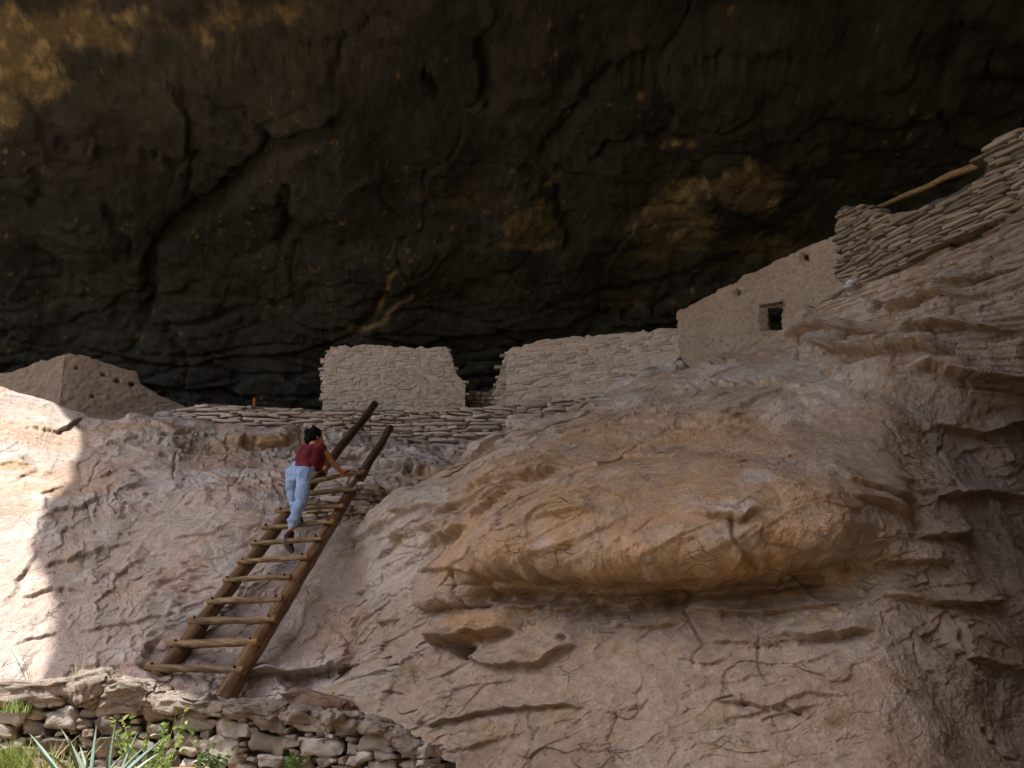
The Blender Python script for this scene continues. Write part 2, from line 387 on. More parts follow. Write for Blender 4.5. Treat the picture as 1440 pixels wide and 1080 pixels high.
def right_rock():
    xs = np.concatenate([np.arange(330, 1450, 1.5), np.arange(1450, 1600, 5), np.arange(1600, 2400, 16)])
    tt = np.concatenate([np.linspace(-.12, 0, 12, endpoint=False), np.linspace(0, .93, 430, endpoint=False), np.linspace(.93, 1, 70)])
    X, T = np.meshgrid(xs, tt)
    sil = np.interp(xs, SIL[:, 0], SIL[:, 1])
    sil = np.convolve(np.pad(sil, 6, mode='edge'), np.ones(13) / 13, 'valid')[None] + 0 * T
    PY = 1090 - T * (1090 - sil)
    kx = sorted(YT); cols = []
    for k in kx:
        a = sorted(YT[k]); cols.append(np.interp(PY, [q[0] for q in a], [q[1] for q in a]))
    cols = np.stack(cols, 0)
    ix = np.clip(np.searchsorted(kx, X) - 1, 0, len(kx) - 2)
    x0 = np.array(kx)[ix]; x1 = np.array(kx)[ix + 1]; f = (X - x0) / (x1 - x0)
    Y = np.take_along_axis(cols, ix[None], 0)[0] * (1 - f) + np.take_along_axis(cols, ix[None] + 1, 0)[0] * f
    Y = blur(Y, 9)
    P = at(X, PY, Y)
    last = P[-1]
    ext = [last + np.array([0, d, e]) for d, e in ((.12, .03), (.3, .04), (.6, .0), (1.2, -.2), (2.2, -.8), (3.2, -2.4))]
    P = np.concatenate([P, np.array(ext)], 0)
    px, py = pix(P)
    n = gnormals(blur(P, 5)); n *= np.sign((n * np.array([0, -1, .3])).sum(-1))[..., None]
    h = .16 * fbm(P * .5 + 7, 3) + .035 * fbm(P * 2.2, 4)
    R = rot(P, 'Y', 14)
    below = sm(815, 850, py + .05 * (px - 1000).clip(0)) 
    ul = (1 - sm(760, 820, py)) * (1 - sm(780, 900, px))              # flaky upper left shoulder
    far = sm(1180, 1300, px)
    k = .42 + .48 * np.maximum(np.maximum(below * .8, ul * 1.1), far)
    RB = rot(P, 'Y', 24); s1, _ = terr(RB, .34, .3, 31.0, seg=9, sharp=.06); s2, _ = terr(RB, .15, .35, 32.0, seg=12, sharp=.08)
    h += (1 - below) * (1 - sm(1090, 1200, px)) * (.058 * s1 + .030 * s2) * (1 - .75 * np.exp(-((px - 960) / 190) ** 2 - ((py - 705) / 45) ** 2)) * np.maximum(sm(-.4, .1, fbm(P * .6 + 91, 2)), np.exp(-((px - 730) / 130) ** 2 - ((py - 700) / 75) ** 2) * 1.7)
    dens = sm(-.3, .3, fbm(P * .6 + 60, 2))
    calm = sm(-.1, .25, fbm(P * .5 + 24, 3))
    t1, _ = terr(R, .62, .35, 11.0, seg=2.6); t2, _ = terr(R, .25, .45, 12.0, seg=4.4); t3, _ = terr(R, .10, .55, 13.0, seg=6); t4, _ = terr(R, .045, .6, 14.0, seg=7)
    k = k * (1 - .6 * far)
    h += k * (.085 * t1 + .06 * t2 * (.3 + .7 * dens) + .036 * t3 * dens + .017 * t4 * dens * calm)
    h += plates(R, (.8, .6, .26), .035, .025, .018, .03, 6.1, 1.6, .3) * (.3 + .7 * k) * (.2 + .8 * dens)
    h += plates(R, (.2, .2, .12), .008, .005, .009, .10, 2.1, 3, .1) * dens * calm
    h += .010 * fbm(P * 7, 3) + .007 * fbm(P * 19, 3, .7)
    hol = np.exp(-((px - 520) / 130) ** 2 - ((py - 930) / 70) ** 2)   # knobbly foot of the boulder
    h += hol * plates(P, (.3, .3, .2), .07, .06, .06, .14, 5.5, 1.5, .2)
    # layered crown at the upper right
    fr, off, bj, cj = beds(P, .17, .8, 5.0, .5, (.7, -1, 0)); fr2, off2, bj2, cj2 = beds(P, .07, .34, 7.0, .5, (.7, -1, 0))
    st = .15 * fr * .7 + .14 * off - .05 * bj - .03 * cj + .045 * off2 - .028 * bj2 - .015 * cj2
    line = np.interp(px, [1050, 1120, 1200, 1320, 1440], [480, 500, 520, 530, 590])
    ws = sm(1085, 1150, px) * (1 - sm(-25, 25, py - line))
    h = h * (1 - .5 * ws) + st * ws * (.45 + .55 * sm(-.3, .2, fbm(P * .6 + 81, 2)))
    # the great overhang and its fellows
    big = ledge(px, py, [(690, 822), (700, 816), (760, 816), (830, 822), (900, 820), (1000, 814), (1090, 808), (1160, 798), (1215, 786)], .46, 110, 7, 60, 4, 34)
    h += big + crack(px, py, [(680, 842), (760, 843), (830, 848), (900, 846), (960, 842)], .26, 13, 4) + crack(px, py, [(960, 838), (1090, 826), (1150, 816)], .12, 8, 4)
    h += .34 * np.exp(-((px - 950) / 230) ** 2 - ((py - 730) / 75) ** 2) + .12 * np.exp(-((px - 1130) / 90) ** 2 - ((py - 740) / 45) ** 2)
    h += ledge(px, py, [(592, 860), (654, 856), (690, 850)], .20, 26, 4, 8, 3, 16)
    h += ledge(px, py, [(700, 852), (790, 856), (900, 850)], .20, 14, 5, 20)
    h += ledge(px, py, [(600, 905), (640, 899), (690, 893), (720, 888)], .26, 24, 4, 16)
    for pts, A, L in (
        ([(627, 766), (660, 760), (690, 752)], .14, 22), ([(700, 697), (745, 693), (784, 687), (800, 678)], .13, 20), ([(705, 745), (730, 725), (752, 705)], .12, 20),
        ([(761, 693), (812, 677), (863, 675), (886, 651), (965, 657)], .07, 26), ([(612, 803), (660, 806), (700, 808)], .07, 20), ([(631, 660), (670, 643), (712, 624)], .12, 10),
        ([(636, 735), (660, 722), (682, 713)], .16, 14), ([(560, 760), (600, 750), (640, 748)], .10, 14), ([(560, 725), (590, 718), (625, 712)], .09, 14),
        ([(598, 1022), (645, 1008), (700, 997), (760, 990), (810, 992)], .09, 22), ([(650, 924), (700, 939), (760, 930), (803, 906)], .12, 18),
        ([(1105, 895), (1144, 903), (1217, 887)], .17, 24), ([(1172, 688), (1194, 703), (1255, 709)], .09, 20), ([(1190, 726), (1225, 722), (1250, 730)], .14, 14),
        ([(1278, 757), (1310, 757), (1350, 746)], .12, 22), ([(1222, 793), (1265, 790), (1312, 794)], .09, 26), ([(1330, 598), (1372, 612), (1411, 594), (1445, 580)], .13, 34),
        ([(1005, 983), (1050, 991), (1122, 1002)], .06, 20), ([(1340, 905), (1365, 925), (1440, 942)], .09, 28), ([(950, 552), (1100, 551), (1196, 563)], .09, 12),
        ([(975, 860), (1040, 868), (1100, 862), (1180, 850)], .12, 14), ([(1000, 902), (1050, 905), (1100, 912)], .07, 14), ([(1250, 835), (1320, 850), (1390, 845)], .12, 18),
        ([(1310, 700), (1370, 690), (1440, 700)], .10, 22), ([(820, 760), (860, 752), (885, 756)], .09, 14), ([(1000, 756), (1030, 762), (1062, 752)], .12, 14),
        ([(860, 880), (920, 885), (960, 878)], .09, 14), ([(950, 925), (990, 935), (1030, 930)], .05, 14), ([(1290, 520), (1360, 535), (1440, 528)], .26, 26),
        ([(1112, 476), (1181, 466), (1240, 470)], .26, 12), ([(1155, 490), (1200, 502), (1290, 500), (1330, 506)], .30, 14), ([(1254, 436), (1315, 421), (1360, 418)], .22, 16),
        ([(1279, 474), (1349, 461), (1420, 466)], .22, 16), ([(1322, 408), (1386, 396), (1440, 380)], .2, 14), ([(930, 610), (990, 600), (1060, 604)], .05, 18),
        ([(880, 590), (905, 588), (945, 580)], .07, 12), ([(990, 520), (1040, 516), (1095, 500)], .10, 8)):
        h += ledge(px, py, pts, A, L, 2.2)
    for pts, d, w in (
        ([(660, 806), (656, 830), (664, 856)], .10, 2.5), ([(752, 703), (740, 725), (712, 745)], .05, 2),
        ([(886, 649), (900, 630), (950, 610)], .04, 2), ([(845, 735), (850, 715), (842, 690)], .03, 2), ([(850, 728), (900, 720)], .03, 1.6),
        ([(1011, 983), (1030, 978), (1050, 991), (1090, 996), (1122, 1002)], .05, 2), ([(1403, 1027), (1420, 1045), (1442, 1072)], .10, 3), ([(1344, 869), (1361, 924)], .08, 3),
        ([(1127, 478), (1126, 505)], .05, 1.8), ([(955, 552), (1040, 548), (1100, 553)], .05, 1.8), ([(1345, 600), (1325, 640), (1335, 690)], .05, 3), ([(700, 810), (690, 845)], .08, 2.5),
        ([(1024, 760), (1032, 785), (1060, 800)], .05, 2.5), ([(965, 860), (985, 900), (975, 930)], .03, 2), ([(1070, 900), (1065, 930), (1080, 960)], .03, 2), ([(1195, 770), (1190, 800)], .03, 2),
        ([(1290, 890), (1300, 930), (1330, 950)], .04, 2), ([(735, 1000), (745, 1040), (735, 1080)], .03, 2), ([(860, 1000), (850, 1040), (865, 1080)], .03, 2), ([(1240, 600), (1270, 640), (1300, 655)], .03, 2)):
        h += crack(px, py, pts, d, w, 6)
    for x, y, rr, d in ((645, 912, 15, .35), (789, 896, 7, .08), (935, 838, 18, .12)):
        h -= d * np.exp(-(((px - x) / rr) ** 2 + ((py - y) / (rr * .6)) ** 2) ** 1.5)
    P = P + outward(n) * (h * 1.25)[..., None]
    nz = fbm(P * 1.1 + 3, 5) * .3; nz2 = fbm(P * 3.6 + 8, 4); nz3 = fbm(P * .8 + 21, 4)
    c = np.broadcast_to(rgb(178, 156, 136), P.shape) * 1.0
    c = lerpc(c, rgb(194, 178, 162), .6 * sm(.0, .5, nz3))
    c = lerpc(c, rgb(164, 140, 116), .6 * sm(.05, .5, fbm(P * .9 + 33, 4)))
    # ochre skin on the upper boulder
    org = blob(px, py, [(900, 700, 210, 90, 1.1), (1000, 640, 200, 60, .9), (800, 770, 140, 60, 1), (1100, 740, 120, 60, .9), (860, 620, 110, 40, .9), (680, 780, 80, 60, .8), (700, 690, 70, 30, .7),
                        (680, 880, 90, 30, .6), (1260, 640, 90, 60, .5), (900, 800, 250, 30, .9)], nz, .4)
    org = org * (.45 + .55 * sm(-.35, .2, fbm(P * 2.3 + 44, 5, .6)))
    c = lerpc(c, rgb(190, 150, 114), .68 * org)
    c = lerpc(c, rgb(198, 156, 112), .5 * org * sm(.0, .6, fbm(P * 1.6 + 70, 4)))
    pale = blob(px, py, [(800, 702, 16, 10, .8), (1060, 705, 34, 16, .8), (1030, 752, 34, 10, .8), (830, 785, 22, 14, .7), (1110, 600, 60, 30, .6), (560, 770, 60, 90, .8), (720, 640, 60, 25, .7), (1040, 535, 120, 22, .8), (1240, 745, 22, 30, .7),
                         (1265, 775, 40, 16, .8), (610, 700, 60, 20, .8), (860, 570, 60, 14, .8), (840, 950, 40, 10, .6), (975, 855, 60, 8, .6), (640, 970, 30, 30, .6), (1180, 560, 90, 40, .6)], nz, .35)
    c = lerpc(c, rgb(205, 188, 176), .7 * pale)
    c = lerpc(c, rgb(160, 128, 88), .5 * sm(.2, .7, nz2 + .3 * nz3))
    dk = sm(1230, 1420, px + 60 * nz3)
    c = lerpc(c, rgb(128, 116, 108), .55 * dk)                          # shade painted into the stone colour, greyer towards the right edge
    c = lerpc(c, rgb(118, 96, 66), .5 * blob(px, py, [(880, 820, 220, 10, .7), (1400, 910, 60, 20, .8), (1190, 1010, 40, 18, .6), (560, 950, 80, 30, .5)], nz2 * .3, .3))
    c = c * (1 + .09 * nz2)[..., None]
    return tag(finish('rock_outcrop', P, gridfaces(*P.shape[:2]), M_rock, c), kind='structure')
right_rock()

# ================================================================== CAVE ROOF
SUN = Vector((-.44, -.22, .87)).normalized()
LIPX = [-60, -20, -15.2, -14.1, -13.1, -12.5, -12.45, -12.43, -12.4, -12.38, -11.6, -10.45, -10.0, -9.4, -8, 0, 3, 5, 8, 14, 30]
LIPY = [19.6, 19.3, 19.1, 17.9, 16.7, 14.5, 11.4, 9.3, 7.6, 5.9, 5.0, 4.3, 3.3, 2.1, .9, 1.3, -.8, -5, -8, -11, -14]
PROF = [(27.5, 5.5), (28.3, 7.6), (28.2, 9.2), (26.8, 10.9), (23.8, 13.0), (19.5, 14.9), (14, 16.2), (8, 16.9), (2, 17.4), (-6, 17.8), (-16, 18.0)]
def cave():
    xs = np.concatenate([np.arange(-60, -16, .6), np.arange(-16, -8.5, .05), np.arange(-8.5, 12, .042), np.arange(12, 30, .3)])
    pr = np.array(PROF, float)
    s = np.concatenate([[0], np.cumsum(np.hypot(*np.diff(pr, axis=0).T))])
    sd = np.linspace(0, s[-1], 400)
    py_, pz_ = np.interp(sd, s, pr[:, 0]), np.interp(sd, s, pr[:, 1])
    k = np.ones(25) / 25
    py_[12:-12] = np.convolve(py_, k, 'valid'); pz_[12:-12] = np.convolve(pz_, k, 'valid')
    lip = np.interp(xs, LIPX, LIPY)
    slip = np.interp(-lip, -py_[60:], sd[60:])
    rows = 330
    T = np.linspace(0, 1, rows)[:, None] ** 1.0
    s0 = np.interp(-21.5, -py_[60:], sd[60:]); SS = np.concatenate([np.linspace(0, s0, 190, endpoint=False)[:, None] + 0 * slip[None], s0 + np.linspace(0, 1, rows - 190)[:, None] * (slip[None] - s0)])
    Y = np.interp(SS, sd, py_); Z = np.interp(SS, sd, pz_)
    X = xs[None] + 0 * Y
    # the shelter closes down towards the right
    Z = Z - np.interp(X, [1.5, 3, 5.5, 8, 30], [0, .5, 1.2, 2.0, 3.0]) * (1 - sm(14, 22, Y))
    cl = sm(7, 26, X); Z = Z - cl * 4.0 * sm(12, 28, Y); Y = Y - cl * 5 * sm(15, 28, Y)
    P = np.stack([X, Y, Z], -1)
    px, py = pix(P)
    n = gnormals(P); n *= np.sign((n * (np.array([0, 6, 6]) - P)).sum(-1))[..., None]
    edge = sm(0, .06, 1 - T)
    h = .75 * fbm(P * .16 + 4, 3) + .14 * fbm(P * .6, 3) + .05 * fbm(P * 2.5, 3)
    h += plates(rot(P, 'Y', -25), (4.2, 3.6, 2.6), .16, .06, .07, .04, 8.8, .3, 1.2)
    t1, _ = terr(rot(P, 'X', 40), 1.1, .8, 21.0, seg=2.5); t2, _ = terr(rot(P, 'X', 30), .38, 1.0, 22.0, seg=3); t3, _ = terr(P, .14, 1.0, 23.0, seg=4)
    dn = sm(-.2, .3, fbm(P * .3 + 9, 2)); h += .09 * t1 + .05 * t2 * (.3 + .7 * dn) + .032 * t3 * dn + .03 * fbm(P * 5, 4, .6)
    strat = 1 - sm(9.5, 12, Z)
    Q = np.stack([X * .5, Y * .5, Z * 2.8 + .5 * fbm(P * .4, 2)], -1); f1, f2, r, v = worley(Q)
    h += strat * (.35 * (r[..., 0] - .5) - .15 * (1 - sm(0, .15, f2 - f1)))
    for pts, d, w in (
        ([(208, 440), (208, 395), (212, 352), (240, 328), (270, 310), (310, 285), (345, 245), (385, 200), (430, 182), (480, 168)], .75, 8),
        ([(405, 258), (402, 290), (408, 315), (395, 342)], .5, 6), ([(275, 225), (258, 265), (264, 292)], .35, 5), ([(50, 243), (62, 262), (45, 292)], .3, 6),
        ([(265, 130), (320, 146), (352, 152), (378, 190)], .25, 5), ([(150, 293), (178, 340), (186, 368)], .35, 5), ([(40, 365), (110, 415), (170, 452)], .3, 6),
        ([(600, 108), (614, 138)], .4, 5), ([(476, 62), (474, 95)], .35, 5), ([(740, 245), (780, 270), (796, 320), (803, 345)], .45, 7), ([(838, 225), (852, 205), (900, 192), (975, 190)], .35, 5),
        ([(765, 220), (800, 180), (835, 125), (870, 102), (910, 92)], .35, 7), ([(975, 95), (1010, 82), (1060, 76), (1110, 76)], .35, 6), ([(680, 60), (688, 150)], .4, 8), ([(545, 400), (532, 425), (505, 455)], .3, 6),
        ([(225, 440), (240, 470), (260, 500)], .3, 6), ([(850, 420), (960, 400), (1060, 360)], .25, 8), ([(1290, 60), (1340, 95), (1440, 110)], .3, 8), ([(1150, 150), (1230, 180), (1300, 170)], .3, 7)):
        h += crack(px, py, pts, d * .6, w * 1.25, 10)
    for pts, A, L in (([(225, 345), (300, 300), (345, 255), (385, 212)], .35, 60), ([(500, 340), (600, 330), (680, 345)], .2, 40), ([(780, 118), (900, 100), (1020, 84)], .3, 60),
                      ([(60, 200), (160, 215), (260, 235)], .3, 50), ([(830, 460), (930, 440), (1040, 400)], .4, 30)):
        h -= ledge(px, py, pts, A, L, 6, 40, 12)
    P = P + n * (h * edge)[..., None]
    # outer cliff face above the lip, then back over the top
    last = P[-1]; up = []
    for dy, dz in ((-.25, .5), (-.2, 1.3), (.0, 3), (.2, 6), (.6, 12), (4, 20), (30, 30)):
        e = last + np.array([0, dy, dz]); e = e + .3 * np.stack([0 * xs, fbm(e * .5, 3), 0 * xs], -1); up.append(e)
    P = np.concatenate([P, np.array(up)], 0)
    px, py = pix(P)
    nz = fbm(P * np.array([1, 1, 1]) * .8 + 3, 6, .62) * .34; nz2 = fbm(P * 2.2 + 8, 5, .6)
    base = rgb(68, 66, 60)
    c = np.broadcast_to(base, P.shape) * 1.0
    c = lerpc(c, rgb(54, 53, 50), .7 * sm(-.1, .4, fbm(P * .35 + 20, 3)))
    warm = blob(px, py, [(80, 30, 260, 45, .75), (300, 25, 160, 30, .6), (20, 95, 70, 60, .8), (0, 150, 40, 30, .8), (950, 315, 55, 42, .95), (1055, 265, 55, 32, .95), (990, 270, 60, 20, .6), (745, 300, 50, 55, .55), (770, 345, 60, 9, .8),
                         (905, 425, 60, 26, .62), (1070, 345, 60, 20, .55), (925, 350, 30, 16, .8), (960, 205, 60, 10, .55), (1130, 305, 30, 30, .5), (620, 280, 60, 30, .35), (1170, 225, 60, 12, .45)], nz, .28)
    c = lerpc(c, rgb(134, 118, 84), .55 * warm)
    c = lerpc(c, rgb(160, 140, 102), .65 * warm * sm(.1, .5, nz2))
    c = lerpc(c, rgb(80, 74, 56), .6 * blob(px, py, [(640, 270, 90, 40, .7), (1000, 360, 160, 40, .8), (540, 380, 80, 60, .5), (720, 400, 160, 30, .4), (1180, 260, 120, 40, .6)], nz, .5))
    v_ = -crack(px, py, [(495, 464), (520, 462), (538, 456), (548, 441), (560, 430), (578, 418)], 1, 3.2, 5) - crack(px, py, [(530, 436), (540, 420), (546, 398), (556, 382)], .8, 3.5, 5)
    c = lerpc(c, rgb(160, 136, 98), np.clip(v_ * 1.2, 0, 1) * .8)
    sp = sm(.74, .86, fbm(P * 5 + 100, 2) + .4 * fbm(P * .5 + 7, 2)); c = lerpc(c, rgb(150, 124, 84), .5 * sp)
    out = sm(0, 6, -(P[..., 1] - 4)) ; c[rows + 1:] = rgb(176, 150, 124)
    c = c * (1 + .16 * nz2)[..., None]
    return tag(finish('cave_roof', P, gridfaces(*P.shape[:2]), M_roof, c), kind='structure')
cave()

def sheet(name, P, mat, c, kind='structure'):
    return tag(finish(name, P, gridfaces(*P.shape[:2]), mat, c), kind=kind)

def setting():
    # unseen rock face added at the right, curved round to keep skylight off the outcrop
    yy = np.linspace(-16, 14, 90); zz = np.linspace(-1, 24, 80)
    Yg, Zg = np.meshgrid(yy, zz)
    Xg = np.where(Yg > 2, .58 * Yg + 1.5, np.where(Yg > -1, 2.66, 2.66 + .6 * (Yg + 1))) + .03 * Zg
    P = np.stack([Xg, Yg, Zg], -1)
    Pd = P.copy(); Pd[..., 0] += .8 * fbm(P * .25, 4) + plates(P, (2, 2, 1), .2, .2, .2, .1, 2.2)
    sheet('sky_blocker_cliff', Pd, M_rock, np.broadcast_to(rgb(120, 104, 88), P.shape) * (1 + .15 * fbm(P, 3))[..., None])
    # shelter floor behind the terrace wall
    xs = np.linspace(-30, 12, 160); ys = np.linspace(19.7, 29, 50)
    Xg, Yg = np.meshgrid(xs, ys)
    Zg = np.interp(Yg, [19.7, 20.3, 22, 29], [5.6, 6.40, 6.75, 7.1]) + .05 * fbm(np.stack([Xg, Yg, 0 * Xg], -1), 3)
    P = np.stack([Xg, Yg, Zg], -1); sheet('cave_floor', P, M_ground, np.broadcast_to(rgb(120, 104, 86), P.shape) * 1.0)
    # ground from the horizon up to the foot of the rock
    a = np.concatenate([[-400, -200, -100, -60, -40, -30, -22], np.arange(-16, 12, .12), [14, 20, 30, 50, 100, 200, 400]])
    b = np.concatenate([[-400, -200, -100, -50, -30, -20, -12, -8, -5, -3, -1], np.arange(0, 12, .12)])
    Xg, Yg = np.meshgrid(a, b)
    Zg = np.interp(Yg, [-400, -30, -6, 0, 3, 5.5, 7, 9, 12], [-3, -2.5, -.8, 0, .15, .62, .9, .98, 1.0]) + .05 * fbm(np.stack([Xg, Yg, 0 * Xg], -1) * .8, 4) + .015 * fbm(np.stack([Xg, Yg, 0 * Xg], -1) * 6, 3)
    Zg -= sm(8, 12, Yg) * .3 * sm(-6, 0, Xg) + .5 * sm(-2.2, -.8, Xg) * sm(3, 6.5, Yg)
    P = np.stack([Xg, Yg, Zg], -1)
    c = lerpc(np.broadcast_to(rgb(150, 126, 98), P.shape) * 1.0, rgb(84, 90, 56), .7 * sm(-.2, .2, fbm(P * .3, 4))) * (1 + .15 * fbm(P * 1.5, 4))[..., None]
    sheet('ground', P, M_ground, c)
    # unseen far canyon slope behind the camera, added and sized to block low sky
    xs = np.linspace(-150, 150, 90); t = np.linspace(0, 1, 40)
    Xg, T = np.meshgrid(xs, t)
    P = np.stack([Xg, -24 - 42 * T + 5 * np.sin(Xg * .05), -3 + 27 * T ** .8], -1)
    P[..., 2] += 3.5 * fbm(P * .05, 4) * sm(0, .3, T); P[..., 1] += 3 * fbm(P * .08 + 5, 3)
    c = lerpc(np.broadcast_to(rgb(138, 118, 92), P.shape) * 1.0, rgb(64, 74, 44), sm(-.35, .1, fbm(P * .15, 4)))
    sheet('sky_blocker_hills', P, M_ground, c)
setting()

# ================================================================== STONES AND WALLS
_cubes = {}
def cube_pts(r):
    if r in _cubes: return _cubes[r]
    t = np.linspace(-1, 1, r + 1); t = np.sign(t) * np.abs(t) ** .6; key = {}; V = []; Fc = []
    def vid(p):
        k = tuple(np.round(p, 5))
        if k not in key: key[k] = len(V); V.append(p)
        return key[k]
    for ax in range(3):
        for sgn in (-1, 1):
            for i in range(r):
                for j in range(r):
                    q = []
                    for a, b in ((i, j), (i + 1, j), (i + 1, j + 1), (i, j + 1)):
                        p = [0, 0, 0]; p[ax] = sgn; p[(ax + 1) % 3] = t[a]; p[(ax + 2) % 3] = t[b]; q.append(vid(p))
                    Fc.append(q if sgn > 0 else q[::-1])
    _cubes[r] = (np.array(V, float), np.array(Fc)); return _cubes[r]

class Pile:
    def __init__(s): s.V = []; s.F = []; s.C = []; s.n = 0
    def add(s, V, Fc, c):
        V = np.asarray(V).reshape(-1, 3)
        s.V.append(V); s.F.append(np.asarray(Fc) + s.n); s.C.append(np.broadcast_to(c, V.shape)); s.n += len(V)
    def stone(s, cen, ax, half, c, r=3, e=5.0, nz=.12, seed=None, shear=0, taper=0):
        V, Fc = cube_pts(r)
        d = (np.abs(V) ** e).sum(1) ** (1 / e)
        p = V / d[:, None]
        seed = random.random() * 90 if seed is None else seed
        p = p.copy(); p[:, 0] += shear * p[:, 2]; p[:, 2] *= 1 + taper * p[:, 0]
        half = np.array(half)
        q = p * half
        f = 1.0 / max(half.max(), 1e-3)
        dn = nz * half.min() * 2 * np.stack([fbm(q * f * 1.1 + seed + k * 31, 3 if r > 5 else 2) for k in range(3)], -1)
        q = q + dn
        cc = np.asarray(c) * (1 + .10 * fbm(q * f * 3 + seed, 2))[:, None]
        s.add(np.asarray(cen) + q @ np.asarray(ax), Fc, cc)
    def build(s, name, mat, parent=None, smooth=True):
        o = finish(name, np.concatenate(s.V), np.concatenate(s.F), mat, np.concatenate(s.C), smooth)
        if parent is not None: under(o, parent)
        return o

def wall_path(ctrl):
    """ctrl: (px, Y, py_top, py_bottom) -> arrays along the wall: length, X, Y, ztop, zbot"""
    T = np.array([at(c[0], c[2], c[1]) for c in ctrl]); B = np.array([at(c[0], c[3], c[1]) for c in ctrl])
    xy = T[:, :2]; s = np.concatenate([[0], np.cumsum(np.linalg.norm(np.diff(xy, axis=0), axis=1))])
    return s, xy, T[:, 2], B[:, 2]

def wall_core(ctrl, thick, mat, col, inset=.0, rough=.02, step=.03, holes=(), topn=.03, course=None, pile=None, lean=0.0, cfun=None):
    """solid wall: finely gridded front with relief, plus top, ends and back. Returns verts, faces, colours"""
    s, xy, zt, zb = wall_path(ctrl)
    n = max(4, int(s[-1] / step)); ss = np.linspace(0, s[-1], n)
    x = np.interp(ss, s, xy[:, 0]); y = np.interp(ss, s, xy[:, 1]); t = np.interp(ss, s, zt); b = np.interp(ss, s, zb)
    t = t + topn * fbm(np.stack([ss * 3, 0 * ss + xy[0, 0], 0 * ss], -1), 4) + topn * .6 * np.round(perlin(np.stack([ss * 6, 0 * ss + 5, 0 * ss], -1)) * 2)
    dx = np.gradient(x); dy = np.gradient(y); l = np.hypot(dx, dy); nx, ny = dy / l, -dx / l     # towards the viewer
    sg = np.sign((-x * nx - y * ny)); nx, ny = nx * sg, ny * sg
    h = (t - b).max(); m = max(6, int(h / step)); v = np.linspace(0, 1, m)[:, None]
    Z = b + (t - b) * v; X = x + 0 * Z; Y = y + 0 * Z
    P = np.stack([X, Y, Z], -1)
    d = rough * fbm(P * 4, 4) + rough * .8 * fbm(P * 14, 3) - inset
    if course:
        zc = P[..., 2] / course + .3 * fbm(P * np.array([1.2, 1.2, .3]), 2)
        Q = np.stack([(ss / course / 3.2)[None] + 0 * Z, 0 * Z, zc], -1); f1, f2, r, w = worley(Q)
        d = d + .014 * (r[..., 0] - .5) - .018 * (1 - sm(0, .25, f2 - f1))
    d = d * sm(0, .04, 1 - v + .0) - .02 * sm(.97, 1, v)
    px, py = pix(P)
    hm = np.zeros(px.shape, bool)
    for (hx, hy, rx, ry, dep, sq) in holes:
        q = np.maximum(np.abs((px - hx) / rx), np.abs((py - hy) / ry)) if sq else np.hypot((px - hx) / rx, (py - hy) / ry)
        q = q + .10 * perlin(np.stack([px * .3, py * .3, 0 * px], -1))
        d = np.where(q < 1, d - dep * sm(1.0, .92, q), d); hm |= q < .9
    P[..., 0] += nx * d; P[..., 1] += ny * d
    rows = [P]
    back = np.stack([x - nx * thick, y - ny * thick, t - .03], -1)
    mid = (P[-1] + back) / 2 + np.array([0, 0, .02]) + .02 * fbm(P[-1] * 5, 2)[:, None] * np.array([0, 0, 1])
    rows += [mid[None], back[None], (back * [1, 1, 0] + np.stack([0 * x, 0 * x, b], -1))[None]]
    G = np.concatenate(rows, 0)
    c = np.broadcast_to(col, G.shape) * 1.0
    c = c * (1 + .10 * fbm(G * 1.2, 4) + .07 * fbm(G * 6, 3))[..., None]
    if cfun: c = cfun(G, c)
    nr, nc = G.shape[:2]; Fc = gridfaces(nr, nc)
    # ends
    V = G.reshape(-1, 3)
    if holes:
        deep = np.zeros((nr, nc), bool); deep[:m] = hm
        cols_ = deep.any(0); deep[nr - 2:, :] = cols_[None]
        Fc = Fc[~deep.reshape(-1)[Fc].all(1)]
    F2 = [Fc]
    for cidx in (0, nc - 1):
        front = np.arange(nr - 3) * nc + cidx
        bt, bb = (nr - 2) * nc + cidx, (nr - 1) * nc + cidx
        # fan quads between front column and a straight back column
        m2 = len(front); extra = V[bb] + (V[bt] - V[bb]) * np.linspace(0, 1, m2)[:, None]
        mids = (V[front] + extra) / 2
        base = len(V); V = np.concatenate([V, mids, extra]); c = np.concatenate([c.reshape(-1, 3), np.broadcast_to(col * .97, (2 * m2, 3))])
        i = np.arange(m2 - 1)
        F2.append(np.stack([front[:-1], front[1:], base + i + 1, base + i], -1)); F2.append(np.stack([base + i, base + i + 1, base + m2 + i + 1, base + m2 + i], -1))
    return V, np.concatenate(F2), c.reshape(-1, 3)

